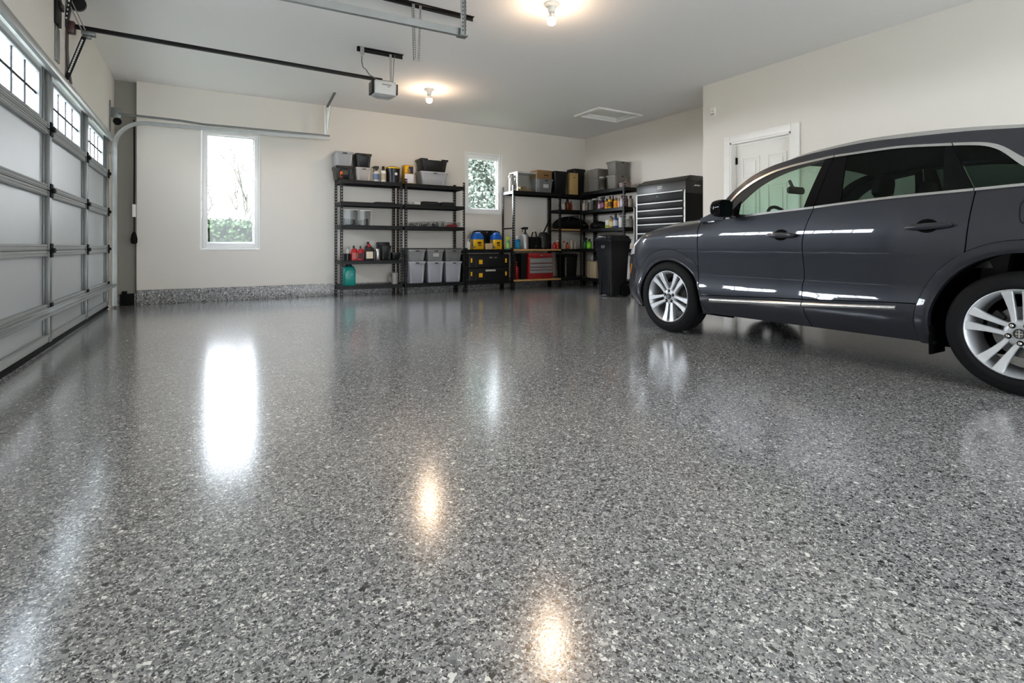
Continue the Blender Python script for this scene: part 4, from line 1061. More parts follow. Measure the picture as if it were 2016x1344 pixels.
B_('white bottle with black cap and tan label beside the black and yellow bucket', 749, 760, 327.5, zt, YF+.10, 'cfcac0', '17120f', 'round', lab='a79c86')
o = bottle('black bucket with a yellow lid and round white badge', *(lambda f: (f[0], YF+.17, zt+.0008, f[1]/2, f[2]))(fit(762, 789, 329, zt, YF+.1)), '1d1f24', 'c9a417', 'tub', cat='bucket', name='bucket')
m = MB(); x_, w_, h_ = fit(762, 789, 329, zt, YF+.1); m.tube([(-w_*.50,0,h_*.86),(-w_*.35,-.02,h_*1.0+.012),(0,-.03,h_*1.04+.012),(w_*.35,-.02,h_*1.0+.012),(w_*.50,0,h_*.86)], .005, 6); m.build('bail_handle', M_STEELD, o)
m = MB(); m.lathe([(.026,-w_/2-.003),(.024,-w_/2-.006)], (.02,0,h_*.55), 16, 'y'); m.build('badge', pmat('c8c8c8', .4), o)
x_, w_, h_ = fit(790, 812, 325, zt, YF+.1)
carton('yellow, blue and white box on the top shelves beside the black bucket', 3.255, YF+.16, zt+.0008, .17, .16, h_, 'b98a1f', 0, ((.05,.42,.62,.95,'e0ac1c'),(.45,.95,.55,.92,'20264a'),(.02,.98,.04,.52,'cfccd4'),(.3,.6,.58,.8,'8d6b2c')), name='product_box')
o = thing('spring_clamp', 'small orange clamp hooked on the upper left end of the left shelving unit', 'clamp', (2.028, YF+.022, zt+.0008))
m = MB(); m.box(-.022,.022,-.012,.012,.02,.13); m.build('body', pmat('d2581a', .4), o, True, .006)
m = MB(); m.tube([(-.012,0,.13),(-.014,0,.165),(.006,0,.18),(.02,0,.165)], .006, 6); m.build('hook', M_BLACK2, o)
m = MB(); m.box(-.024,.024,-.014,.014,.0,.0195); m.build('grip', M_BLACK2, o, True, .003)
# ---- second unit, top shelf
a_, b_ = stack2('light grey bin directly beneath the black bin with a white latch', 'black bin with a white latch across its lid',
       829, 884, 338, 313, zt, YF+.045, .36, '9c9d9f', '1a1918', {}, dict(latch='c3bcb4'))
# ---- row beneath
def flat(name, label, px0, px1, yt, zb, Yf, d, col, cat, bev=.006, n=3):
    x, w, h = fit(px0, px1, yt, zb, Yf); t = thing(name, label, cat, (x, Yf+d/2, zb+.0008))
    m = MB(); m.rrect_stack([(0,w/2*.96,d/2*.96,.02),(h*.3,w/2,d/2,.03),(h*.75,w/2*.95,d/2*.95,.03),(h,w/2*.75,d/2*.8,.03)], n=4); m.build('body', pmat(col, .7), t, True, 0, 2, 60)
    m = MB(); m.box(-w*.30, w*.30, -d/2-.004, -d/2-.0015, h*.42, h*.55); m.build('zip', pmat('2c2c2c', .5), t, False)
    return t
flat('folded_sheet', 'thin black folded sheet lying on the left unit second shelf', 738, 776, 397.5, z4, YF+.06, .3, '101010', 'sheet')
flat('soft_bag', 'longer of two flat black bags on the second shelf from the top', 829, 868, 396.5, z4, YF+.06, .3, '111111', 'bag')
flat('soft_bag', 'shorter flat black bag at the right end of the second shelf', 870, 897, 398, z4, YF+.06, .3, '131313', 'bag')
carton('small white box lying beside the longer flat black bag', *(lambda f: (f[0], YF+.12, z4+.0008, f[1], .1, f[2]))(fit(806, 827, 397, z4, YF+.1)), 'bdbdba', 0, ((.1,.4,.2,.8,'8f9092'),), flap=False)
# ---- third row: clear boxes with things inside
def clearbox(label, px0, px1, yt, zb, Yf, d, fill='5a5a5a', lid='c9c9c9', name='clear_box', red=None, fh=.45):
    x, w, h = fit(px0, px1, yt, zb, Yf); t = thing(name, label, 'box', (x, Yf+d/2, zb+.0008))
    hw, hd = w/2, d/2
    m = MB(); m.rrect_stack([(0,hw*.9,hd*.9,.015),(h*.92,hw*.97,hd*.97,.015)], n=3); m.build('body', M_CLEAR, t)
    m = MB(); m.rrect_stack([(h*.9205,hw,hd,.015),(h*.97,hw,hd,.015),(h,hw*.93,hd*.93,.015)], n=3); m.build('lid', pmat(lid, .35), t)
    m = MB(); rng = random.Random(int(px0*7))
    for i in range(5):
        cx_ = -hw*.6+1.2*hw*i/4; hh = h*fh*(.5+.5*rng.random()); m.rrect_stack([(.006,hw*.14,hd*.5,.01),(hh,hw*.13,hd*.45,.01)], (cx_, -hd*.15+hd*.25*rng.random()), 2)
    m.build('contents', pmat(red or fill, .6), t)
    m = MB(); 
    for sx in (-1, 1): m.box(sx*hw*.955-.004, sx*hw*.955+.004, -hd*.985-.002, -hd*.985+.003, .01, h*.92)
    m.build('corner_rib', pmat('a9a9a7', .35), t, False)
    return t
clearbox('clear plastic box with dark contents, left of two on the third shelf', 675, 706, 411, z3, YF+.05, .34, '4a4a49', 'b5b5b2')
clearbox('clear plastic box with dark contents, right of two on the third shelf', 707.5, 731, 412.5, z3, YF+.05, .34, '505050', 'c9c9c6')
for lb, a, b, y, f, red in (('low clear tray, leftmost in its row of five on the third shelf', 803, 825, 437, '777777', None), ('low clear tray, second from the left in its row of five', 827, 847, 436, '606264', None),
        ('low clear tray, middle one in its row of five', 849, 864, 435.5, '5b5c5d', None), ('low clear tray just left of the tray with red contents', 866, 876, 434.5, '8a8a8a', None), ('low clear tray with red contents at the right end of the third shelf', 878, 907, 437.5, '7a3034', 'a03238')):
    clearbox(lb, a, b, y, z3, YF+.06, .22, f, 'a9abac' if not red else 'b88386', red=red, fh=.7)
# ---- fourth row of the left unit
B_('small white spray can at the left end of the left unit fourth shelf', 682, 688.5, 485.5, zl, YF+.20, 'c4c4c1', '8f8f8d', 'aerosol')
bottle('small black bowl in front of a white spray can', *(lambda f: (f[0], YF+.085, zl+.0008, f[1]/2, f[2]))(fit(676, 690.5, 499, zl, YF+.08)), '1b1b1d', '232325', 'tub', cat='bowl', name='bowl')
B_('red oil jug with a black cap beside the black bowl', 690.5, 702, 483.5, zl, YF+.10, 'b01722', '181818', 'jug', lab='c06a62')
B_('red oil jug with dark print, right of the other red jug', 704, 715, 484, zl, YF+.10, 'ad1520', '3a3a3c', 'jug', lab='35282a')
B_('black jug with a red cap and a large cream label', 717, 735.5, 480, zl, YF+.10, '171414', 'a3181f', 'jug', lab='d3c5b0')
B_('black jug standing behind the red-capped jug', 717, 732, 476, zl, YF+.32, '121212', '141414', 'jug')
B_('silver thermos bottle with a black cap on the left unit fourth shelf', 738.5, 748, 480, zl, YF+.10, pmat('a9a6a4', .25, metal=.8), '151515', 'round')
T_('small black lidded bin just right of the silver bottle', 751, 771, 482.5, zl, YF+.05, .18, '161617', lid='121212', slot=False)
T_('taller black bin standing behind a small black lidded bin', 745, 768, 476.5, zl, YF+.25, .18, '131313', lid='0f0f10', slot=False)
T_('low black box at the right end of the left unit fourth shelf', 772, 789, 497, zl, YF+.05, .2, '121213', slot=False)
# ---- bottom row of the left unit
x_, w_, h_ = fit(675, 699.5, 518.5, z0, YF+.1)
t = thing('fluid_jug', 'large teal plastic jug with a dark cap on the left unit bottom shelf', 'jug', (x_, YF+.14, z0+.0008))
m = MB(); hw = w_/2; m.rrect_stack([(0,hw*.94,.085,.03),(.01,hw,.09,.035),(h_*.62,hw,.09,.035),(h_*.80,hw*.70,.075,.03),(h_*.86,hw*.5,.05,.02)], n=5); m.build('body', pmat('12857c', .3), t, True, 0, 2, 60)
m = MB(); m.tube([(hw*.92,0,h_*.55),(hw*1.05,0,h_*.66),(hw*.75,0,h_*.84),(hw*.42,0,h_*.86)], .013, 8); m.build('handle', pmat('0f766f', .3), t)
m = MB(); m.lathe([(hw*.5,h_*.8605),(hw*.5,h_*.95),(hw*.36,h_)], n=18); m.build('cap', pmat('12242e', .4), t)
m = MB()
for a, b in ((-.3,.62),(-.45,.50),(.35,.50)): m.lathe([(.008,-.0915),(.008,-.0905)], (a*hw,0,b*h_), 8, 'y')
m.build('label_dot', pmat('cfe3df', .5), t, False)
o = bottle('crumpled pale grey mug at the right end of the left unit bottom shelf', *(lambda f: (f[0]-.02, YF+.15, z0+.0008, f[1]/2, f[2]))(fit(774, 786, 536, z0, YF+.14)), '98948f', '8b8783', 'tub', cat='mug', name='mug')
m = MB(); m.tube([(-.055,0,.12),(-.095,0,.11),(-.10,0,.06),(-.055,0,.04)], .010, 8); m.build('handle', pmat('98948f', .4), o)
# ---- second unit, bottom: six bins in two rows
xs_ = ((803.5, 839.5), (842, 875.5), (877.5, 911))
nm_ = ('left', 'middle', 'right')
for i, (a, b) in enumerate(xs_):
    T_(f'tall pale grey bin, {nm_[i]} one of the lower row of three', a, b, 514.5, z0, YF+.012, .40, '9b9ca3', group=None)
for i, (a, b) in enumerate(xs_):
    zz = on_y((a+b)/2, 514.5, YF+.012).z+.0025
    T_(f'short grey lidded bin, {nm_[i]} one of three on the tall pale bins', a-.5, b+.5, 488.5, zz, YF+.012, .40, ('858686','7c7d7c','6c6d6c')[i], lid='1c1c1c' if i == 0 else '3a3b3b', card='a3a3a1' if i == 1 else None)
# ---- low unit, counter
LC = .82
def sprayer(label, px0, px1, yt, Yc):
    x, w, h = fit(px0, px1, yt, LC, Yc-.1); t = thing('garden_sprayer', label, 'sprayer', (x, Yc, LC+.0008)); hw = w/2
    m = MB(); m.rrect_stack([(0,hw*.92,.09,.03),(.01,hw,.10,.04),(h*.55,hw,.10,.05)], n=5); m.build('tank', pmat('d6a413', .35), t, True, 0, 2, 60)
    m = MB(); m.rrect_stack([(h*.5505,hw*1.02,.102,.05),(h*.72,hw*1.0,.098,.06),(h*.86,hw*.75,.075,.05),(h*.95,hw*.42,.045,.03)], n=5); m.build('blue_top', pmat('1657a5', .35), t, True, 0, 2, 60)
    m = MB(); m.tube([(-hw*.8,0,h*.80),(-hw*.7,0,h*.98),(0,0,h*1.02),(hw*.7,0,h*.98),(hw*.8,0,h*.80)], .014, 8); m.build('carry_handle', M_BLACK2, t)
    m = MB(); m.tube([(-hw*1.02,-.02,h*.75),(-hw*1.13,-.05,h*.5),(-hw*1.1,-.06,h*.2),(-hw*.7,-.106,h*.1)], .011, 8); m.build('hose', pmat('1b4f92', .4), t)
    m = MB(); m.box(-hw*.3, hw*.35, -.1022, -.1006, h*.30, h*.42); m.box(-hw*.2,hw*.4,-.1022,-.1006,h*.20,h*.26); m.build('printed_mark', pmat('3a2f16', .5), t, False)
    return t
sprayer('yellow tank sprayer with a blue top, left of the two under the small window', 933, 954, 455, YF+.16)
sprayer('yellow tank sprayer with a blue top, right of the two under the window', 972, 990, 456, YF+.16)
x_, w_, h_ = fit(938, 979, 453.5, LC, YF+.3)
t = thing('pump_unit', 'black pump unit standing behind the two yellow and blue sprayers', 'pump', (x_, YF+.36, LC+.0008))
m = MB(); m.rrect_stack([(0,w_/2,.06,.02),(h_*.85,w_/2,.06,.03),(h_,w_/2*.93,.05,.03)], n=4); m.build('body', M_BLACK2, t, True)
m = MB(); m.lathe([(.015,-.0615),(.013,-.064)], (0,0,h_*.9), 12, 'y'); m.build('knob', pmat('8a6d2c', .4), t)
m = MB(); m.tube([(-w_*.1,-.07,h_*.8),(w_*.02,-.09,h_*.45),(w_*.12,-.075,h_*.15)], .012, 8); m.build('hose', M_BLACKM, t)
carton('small kraft box between the two yellow and blue sprayers', *(lambda f: (f[0], YF+.10, LC+.0008, f[1], .1, f[2]))(fit(957.5, 970, 479, LC, YF+.05)), 'b39c7c', flap=True)
B_('white bottle at the left end of the counter under the small window', 919, 925.5, 470, LC, YF+.10, 'c4c6c9', 'aab0b8', 'round')
B_('tall blue-grey bottle at the back left end of the low counter', 925, 931, 463, LC, YF+.36, '42566e', '2b3440', 'round')
# ---- low unit, bottom: two stacked black cases
def case(label, yt, yb, zb, silver):
    x, w, h = fit(922, 1003, yt, zb, YF+.03); t = thing('tool_case', label, 'tool case', (x, YF+.03+.20, zb+.0008)); hw = w/2
    m = MB(); m.rrect_stack([(0,hw*.97,.19,.02),(.01,hw,.20,.03),(h*.58,hw,.20,.03)], n=4); m.build('body', M_BLACK2, t, True)
    m = MB(); m.rrect_stack([(h*.5815,hw,.20,.03),(h*.94,hw,.20,.03),(h,hw*.96,.19,.03)], n=4); m.build('lid', M_BLACK2, t, True)
    Y_ = pmat('d9a514', .35)
    for sx, z_ in ((-.86,.42),(-.42,.30),(.82,.38)):
        m = MB(); m.box(sx*hw-.03*(.6 if abs(sx) > .5 else 1.3), sx*hw+.03*(.6 if abs(sx) > .5 else 1.3), -.212, -.2005, h*(z_-.02), h*(z_+.30)); m.build('latch', Y_, t, True, .003)
    if silver:
        m = MB(); m.box(-hw*.18, hw*.30, -.213, -.2005, h*.72, h*.86); m.box(-hw*.12,hw*.24,-.222,-.213,h*.76,h*.82); m.build('front_handle', pmat('b8b6ae', .4), t, True, .003)
    else:
        m = MB(); m.box(-hw*.02, hw*.42, -.205, -.2005, h*.70, h*.82); m.build('name_strip', pmat('2e2e2e', .4), t, False)
        m = MB(); 
        for dx in (.02,.09,.30): m.box(hw*dx, hw*dx+.012, -.2065, -.2052, h*.70, h*.80)
        m.build('rivet', pmat('b5b5b0', .4), t, False)
    for sx in (-.64,):
        m = MB(); m.box(sx*hw-.012, sx*hw+.012, -.206, -.2005, h*.06, h*.52); m.build('rib', pmat('2a2a2c', .4), t, True, .002)
    return h
h1 = case('black tool case with yellow latches and a pale handle, lower of two', 527, 553, z0, True)
case('black tool case with small silver rivets, upper of two', 500.5, 526, z0+h1+.0012, False)
# ---- wood-edged unit: top shelf
WT, WC = 2.02, .825
B_('white spray bottle at the left end of the wood-edged unit top shelf', 1002, 1008, 345, WT, YF+.24, 'd5d2cb', 'dcd8d0', 'trigger')
clearbox('large clear bin with brown contents on top of the wood-edged unit', 1018.5, 1057, 338, WT, YF+.05, .36, '8a7550', 'b9b7b3', fh=.28)
x_, w_, h_ = fit(1060, 1090.5, 352.5, WT, YF+.05)
tote('small grey bin with a white card, under a cardboard box', x_, YF+.05+.17, WT+.0008, w_, .34, h_, '6a6a68', card='a7a7a3', slot=True)
carton('brown cardboard box on a small grey bin on top of the wood-edged unit', x_-.01, YF+.24, WT+h_+.002, w_*.93, .30, on_y(1070, 335, YF+.08).z-WT-h_, '7d5f3c', 0, ((.45,.75,.38,.50,'2b2018'),))
x_, w_, h_ = fit(1092, 1119, 337, WT, YF+.06)
tote('black bin right of the cardboard box on top of the wood-edged unit', x_, YF+.06+.18, WT+.0008, w_, .36, h_, '131415', lid='101011', slot=False)
# ---- wood-edged unit: counter
B_('small green and yellow bottle at the left end of the wooden counter', 997.5, 1003, 466, LC, YF+.06, '2f8f6b', 'b8cf3a', 'trigger', lab='86b83d')
B_('blue bottle with a pale cap at the left end of the wooden counter', 1014.5, 1024, 464, WC, YF+.10, '17658f', 'b9b9bb', 'round', lab='1b7aa0')
t_ = B_('tall silver and black spray gun canister on the wooden counter', 1028, 1040, 447, WC, YF+.14, pmat('9b9b9b', .3, metal=.7), '161616', 'trigger')
x_, w_, h_ = fit(1046, 1066, 466, WC, YF+.06)
t = thing('tool_bag', 'black tool bag in the middle of the wooden counter', 'bag', (x_, YF+.20, WC+.0008))
m = MB(); m.rrect_stack([(0,w_/2,.12,.03),(h_*.7,w_/2*1.02,.12,.04),(h_,w_/2*.85,.07,.04)], n=5); m.build('body', M_BLACKM, t, True, 0, 2, 60)
m = MB(); m.tube([(-w_*.25,-.05,h_*.95),(-w_*.15,-.05,h_*1.35),(w_*.15,-.05,h_*1.4),(w_*.25,-.05,h_*.95)], .014, 8); m.build('handle', M_BLACKM, t)
m = MB(); m.box(-.02,.02,-.128,-.1225,h_*.15,h_*.3); m.build('buckle', pmat('3b3b3b', .4), t, False)
x_, w_, h_ = fit(1067, 1085, 457, WC, YF+.06)
t = thing('vacuum_cleaner', 'black canister with a slanting wand at the right of the wooden counter', 'vacuum', (x_, YF+.18, WC+.0008))
m = MB(); m.lathe([(w_*.42,0),(w_*.5,.02),(w_*.5,h_*.7),(w_*.42,h_*.9),(w_*.3,h_)], n=20); m.build('canister', M_BLACK2, t)
m = MB(); p1 = on_y(1084, 431, YF+.18); m.tube([(-w_*.1,0,h_*.85),(p1.x-x_-.02,0,p1.z-WC),], .016, 8); m.build('wand', M_BLACKM, t)
m = MB(); m.box(-w_*.44,-w_*.38,-w_*.36,-w_*.30,.05,h_*.72); m.build('chrome_trim', M_CHROME, t, False)
B_('small red bottle at the right end of the wooden counter', 1088.5, 1094.5, 477, WC, YF+.10, 'a3152c', '6d1020', 'round')
B_('orange-red bottle with a pale cap at the right end of the wooden counter', 1095, 1100, 473.5, WC, YF+.10, 'c23d12', 'cfc6b4', 'aerosol')
# ---- wood-edged unit: bottom: red tool chest
x_, w_, h_ = fit(1041, 1089, 498, z0, YF+.03)
t = thing('red_tool_chest', 'red metal tool chest with grey drawer fronts on the bottom wooden shelf', 'tool chest', (x_, YF+.03+.20, z0+.0008)); hw = w_/2
M_REDP = mat('red enamel', '8f0d12', .3, coat=.6)
m = MB(); m.box(-hw, hw, -.20, .20, 0, h_*.84); m.build('cabinet', M_REDP, t, True, .006)
m = MB(); m.box(-hw, hw, -.20, .20, h_*.8415, h_); m.build('lid', M_REDP, t, True, .008)
m = MB(); m.box(-.02, .04, -.2085, -.2005, h_*.88, h_*.93); m.build('lid_latch', M_STEEL, t, True, .002)
for a, b in ((.62,.81),(.47,.60),(.36,.455),(.22,.345)):
    m = MB(); m.box(-hw*.90, hw*.94, -.2105, -.2005, h_*a, h_*b); dr = m.build('drawer', mat('drawer grey', 'a0a09d', .35, metal=.5), t, True, .003)
    m = MB(); m.box(-hw*.88, hw*.92, -.219, -.2106, h_*b-.012, h_*b-.002); m.build('drawer_pull', M_CHROME, dr, False)
B_('tall red canister on the bottom wooden shelf, left of the red tool chest', 1012.8, 1020.5, 514, z0, YF+.10, '8f1014', '5d0c10', 'round', cat='canister', name='canister')
T_('narrow dark box between the red canister and the red tool chest', 1027, 1038.5, 499, z0, YF+.05, .3, '151617', slot=False)
# ---- corner unit
CT, C4, C3, CC = 2.02, 1.68, 1.262, .825
YC = YF+.075
x_, w_, h_ = fit(1137, 1158, 332, CT, YC+.03)
tote('large black lidded crate in the far corner on the top shelf', x_-.03, YC+.24, CT+.0008, w_*1.1, .30, h_, '0f0f10', lid='141312', slot=False)
x_, w_, h_ = fit(1121.5, 1136, 341, CT, YC+.03)
carton('tall tan wooden box on the top shelf in front of the corner crate', x_, YC+.04, CT+.0008, w_, .10, h_, 'a58a5a', 0, ((.45,.55,.76,.82,'20180f'),), name='wooden_box')
B_('small white bottle on the corner unit second shelf', 1105, 1112, 396, C4, YC+.10, 'b9b8b4', 'a6a5a2', 'round')
bottle('low white tub left of the small white bottle in the corner', *(lambda f: (6.725, YC+.09, C4+.0008, .032, .05))(fit(1088, 1098, 408, C4, YC+.09)), 'bebdb8', 'c6c5c1', 'tub', cat='tub')
B_('amber brown bottle with a black cap on the corner unit second shelf', 1113, 1121, 391, C4, YC+.10, '5a2a12', '14100e', 'round')
B_('shorter rusty-orange bottle beside the amber one on the corner unit', 1122, 1126.5, 396, C4, YC+.12, '7a3312', '4a2010', 'round')
# big black duffel across the corner and the side unit
t = thing('duffel_bag', 'large black duffel bag lying on the middle shelf across the far corner', 'bag', (7.02, YC+.21, C3+.0008))
a = on_y(1088, 430, YC).x-7.02
m = MB(); L_ = []
for k in range(13):
    u = k/12; x = -.38+.90*u; e = max(.18, math.sin(PI*(.06+.88*u))**.45); hh = .31*e*(1-.15*u); L_.append([(x, .17*e*math.cos(2*PI*q/16), max(.0, hh/2*(1+math.sin(2*PI*q/16)*1.0))) for q in range(16)])
m.loop_stack(L_); m.build('body', M_BLACKM, t, True, 0, 2, 70)
m = MB(); m.tube([(-.15,-.165,.15),(-.1,-.195,.27),(.12,-.195,.28),(.2,-.165,.15)], .012, 8); m.build('strap', pmat('1c1c1d', .8), t)
m = MB(); m.box(.27,.36,-.178,-.166,.085,.105); m.build('buckle', pmat('4d4d4d', .4), t, False)
t = thing('holdall', 'smaller black bag slumped on the side unit beside the large duffel bag', 'bag', (7.40, 8.80, C3+.0008), -PI/2)
m = MB(); L_ = []
for k in range(11):
    u = k/10; x = -.30+.62*u; e = max(.2, math.sin(PI*(.08+.86*u))**.5); hh = (.23-.15*u)*e; L_.append([(x, .16*e*math.cos(2*PI*q/14), max(0, hh/2*(1+math.sin(2*PI*q/14)))) for q in range(14)])
m.loop_stack(L_); m.build('body', M_BLACKM, t, True, 0, 2, 70)
m = MB(); m.box(-.05, .05, -.166, -.1615, .05, .065); m.build('zip', pmat('3a3a3a', .4), t, False)
B_('white and red bottle, first from the left on the corner counter', 1107.5, 1113, 474, CC, YC+.09, 'cfc9c4', 'b8482a', 'round')
B_('orange bottle beside the white and red one on the corner counter', 1114, 1119.5, 477, CC, YC+.09, 'bf4a1c', '53402f', 'round')
bottle('cream tub on the corner counter, left of its twin', *(lambda f: (f[0], YC+.09, CC+.0008, f[1]/2, f[2]))(fit(1121.5, 1128, 473, CC, YC+.09)), 'a59d90', 'b3aca0', 'tub', cat='tub')
bottle('cream tub on the corner counter, right of its twin', *(lambda f: (f[0], YC+.09, CC+.0008, f[1]/2, f[2]))(fit(1129, 1134.5, 476, CC, YC+.09)), '9d968b', 'aaa398', 'tub', cat='tub')
x_, w_, h_ = fit(1111, 1139, 500, .20, YC+.02)
t = thing('trash_can', 'black rectangular waste bin on the bottom shelf of the corner unit', 'waste bin', (x_, YC+.19, .2008))
m = MB(); m.rrect_stack([(0,w_/2*.86,.13,.02),(h_*.88,w_/2*.97,.155,.03)], n=4); m.build('body', M_BLACK2, t, True)
m = MB(); m.rrect_stack([(h_*.8805,w_/2,.16,.03),(h_*.95,w_/2,.16,.03),(h_,w_/2*.9,.14,.03)], n=4); m.build('lid', M_BLACKM, t, True)
m = MB(); m.box(-w_*.38,-w_*.345,-.158,-.142,.02,h_*.86); m.build('edge_strip', pmat('8f8f8e', .3), t, False)
# ---- side unit on the right wall
S2, S3, SC_, SB = 1.665, 1.262, .83, .20
ST_ = 2.06
_y, _w, h0_ = fita(1155, 1176, 353, ST_, AF+.03)
TA('grey bin next to the corner crate, lower of its stack of two', 1155, 1176, 353, ST_, .34, '6e6b66', slot=False)
tote('grey bin next to the corner crate, upper of its stack of two', AF+.03+.17, _y, ST_+h0_+.002, _w, .34, on_x(1165, 333.5, AF+.03).z-ST_-h0_, '75716b', rz=-PI/2, slot=False)
BA('clear glass jar with a lid between the grey bin stacks on the side unit', 1181, 1192, 348, ST_, pane('jar glass', (.84,.84,.82)), '8a857d', 'jar', cat='jar')
y_, w_, h_ = fita(1177, 1190, 334, ST_, AF+.3)
carton('brown box half hidden behind the glass jar on the side unit top shelf', AF+.34, 8.565, ST_+.0008, .17, .16, .33, '6f6354', -PI/2)
_y, _w, h0_ = fita(1192, 1211, 345, ST_, AF+.03)
tote('larger grey bin with end handle, lower of the stack nearest the tool chest', AF+.03+.20, _y, ST_+.0008, .40, _w, h0_, '75716a', slot=True)
tote('larger grey bin, upper of the stack nearest the tool chest', AF+.03+.20, _y, ST_+h0_+.003, .40, _w, on_x(1202, 318, AF+.03).z-ST_-h0_, '716e68')
# second shelf: bottles from left to right
CJ = pane('cloudy glass', (.85,.85,.84))
BA('beige bottle nearest the corner on the side unit second shelf', 1147.5, 1153.5, 394, S2, 'a3968a', '8b8178', 'round')
BA('grey-brown bottle, second from the corner on the side unit second shelf', 1154, 1158, 394, S2, '6f675e', '6a645d', 'round')
BA('squat clear jar, first of two on the side unit second shelf', 1158, 1165, 395, S2, CJ, 'a5a5a2', 'jar', cat='jar')
BA('larger clear jar, second of two on the side unit second shelf', 1167, 1177, 391, S2, CJ, '9a9a98', 'jar', cat='jar')
BA('pink and white bottle left of the black-capped bottle on the side unit', 1178.5, 1183, 394, S2, '8f5c67', '43222c', 'round', lab='c7a2a9')
BA('dark purple bottle with a black trigger on the side unit second shelf', 1184, 1191, 387.5, S2, '3a2236', '121212', 'trigger', lab='7a4a6c')
BA('yellow bottle with a dark cap, first of the yellow group on the side unit', 1192, 1197.5, 391, S2, 'd9a51c', '3a2a14', 'round', lab='b9781a')
BA('tall yellow bottle with a brown cap, second of the yellow group', 1198.5, 1204, 386, S2, 'd59d15', '3d2b1c', 'round', lab='5a4614')
BA('maroon bottle with a purple cap between the yellow bottles', 1205, 1209, 385, S2, '4a1418', '524058', 'round', Xc=AF+.2)
BA('yellow bottle with an orange label, third of the yellow group', 1209.5, 1216, 389, S2, 'd8a010', '7a5a2a', 'round', lab='d5741a')
BA('cream and orange tube beside the third yellow bottle', 1217, 1221, 390, S2, 'cfa98a', 'b28b6b', 'round')
BA('white bottle with a red cap on the side unit second shelf', 1222, 1227, 384, S2, 'a9a3b5', '7c1f1d', 'round', lab='c9c2cf')
BA('dark red bottle behind the front post of the side unit', 1231.5, 1236, 385, S2, '4a1413', '3a0f0f', 'round', Xc=AF+.14)
BA('clear and brown bottle at the tool chest end of the side unit second shelf', 1238, 1245, 385, S2, '7d766c', '3a1512', 'round', Xc=AF+.16)
# third shelf
y_, w_, h_ = fita(1191.5, 1198.5, 432.5, S3, AF+.05)
carton('white and green carton on the side unit third shelf', AF+.09, y_, S3+.0008, w_, .08, h_, 'c9c6bf', -PI/2, ((.0,1,.02,.36,'7f9c3c'),), flap=False)
BA('yellow pump bottle with a black pump on the side unit third shelf', 1201.5, 1208, 425, S3, 'a8823a', '151515', 'pump', lab='cfc08a')
BA('blue and white bottle with a dark cap on the side unit third shelf', 1209, 1215.5, 421, S3, '2e4f80', '24242c', 'round', lab='b7b9c4')
BA('slim white pump bottle on the side unit third shelf', 1220, 1226, 421, S3, 'd3d3d1', '1c1c1c', 'pump')
BA('grey stone vase at the tool chest end of the side unit third shelf', 1236, 1247, 425, S3, '6a675f', '56534c', 'round', Xc=AF+.2, cat='vase', name='vase')
# counter and bottom
BA('dark green glass bottle with a loop handle on the side unit counter', 1149.5, 1155.5, 468, SC_, '1d4a26', '101a12', 'trigger')
BA('bright green bottle on the side unit counter', 1157, 1163.5, 470, SC_, '4f9f1e', '1d3a18', 'round', lab='7cc12e')
y_, w_, h_ = fita(1160, 1172, 515, SB, AF+.1)
carton('beige cardboard box on the side unit bottom shelf beside the wheeled bin', AF+.2, y_-.02, SB+.0008, w_, .2, h_, 'a39276', -PI/2)
y_, w_, h_ = fita(1146, 1158, 506, SB, AF+.2)
carton('tan cardboard box at the corner end of the side unit bottom shelf', AF+.24, 9.10, SB+.0008, .14, .2, .36, '8d7d64', -PI/2)
y_, w_, h_ = fita(1233, 1248, 353, ST_, AF+.1)
t = thing('gift_basket', 'small pinkish basket at the tool chest end of the side unit top shelf', 'basket', (AF+.16, 7.98, ST_+.0008))
m = MB(); m.rrect_stack([(0,.07,.09,.02),(.10,.085,.105,.02)], n=4); m.build('body', pmat('8d7c76', .7), t)
m = MB(); m.lathe([(.03,.1005),(.035,.13),(.02,.16)], (0,-.045,0), 12); m.build('wrap', pmat('6a5049', .7), t)
# ---- black tool chest against the right wall
CH0, CH1, CHX, CHH = 6.285, 7.477, 7.15, 2.02
t = thing('rolling_tool_chest', 'tall black tool chest with silver drawer pulls beside the side shelving unit', 'tool chest', (7.39, (CH0+CH1)/2, 0))
hw = (CH1-CH0)/2; dx = .24
M_CHEST = mat('black enamel', '0a0a0b', .5, spec=.18)
m = MB(); m.box(-dx, dx, -hw, hw, .14, 1.80); m.build('cabinet', M_CHEST, t, True, .006)
m = MB(); m.box(-dx, dx, -hw, hw, 1.803, CHH-.0); m.loop_stack([[(-dx,-hw,CHH),(dx,-hw,CHH),(dx,hw,CHH),(-dx,hw,CHH)],[(-dx+.16,-hw+.03,CHH+.105),(dx-.01,-hw+.03,CHH+.105),(dx-.01,hw-.03,CHH+.105),(-dx+.16,hw-.03,CHH+.105)]], False); m.build('top_lid', mat('black satin enamel', '191918', .4), t, True, .008)
for sg in (-1, 1):
    m = MB(); m.box(-dx-.012, -dx-.0006, *sorted((sg*hw, sg*(hw-.035))), .16, 1.86); m.build('corner_trim', M_ALU, t, True, .004)
yys = [(1.695,1.865),(1.565,1.69),(1.43,1.56),(1.305,1.425),(1.14,1.30),(.98,1.135),(.83,.975),(.50,.825),(.18,.495)]
for a, b in yys:
    m = MB(); m.box(-dx-.014, -dx-.0006, -hw+.04, hw-.04, a+.004, b-.002); dr = m.build('drawer', M_CHEST, t, True, .003)
    m = MB(); m.box(-dx-.034, -dx-.0146, -hw+.045, hw-.045, b-.03, b-.006); m.build('drawer_pull', M_ALU, dr, True, .004)
m = MB(); m.lathe([(.010,-dx-.018),(.010,-dx-.0146)], (0, .05, 1.79), 10, 'x'); m.build('lock', M_STEELD, t)
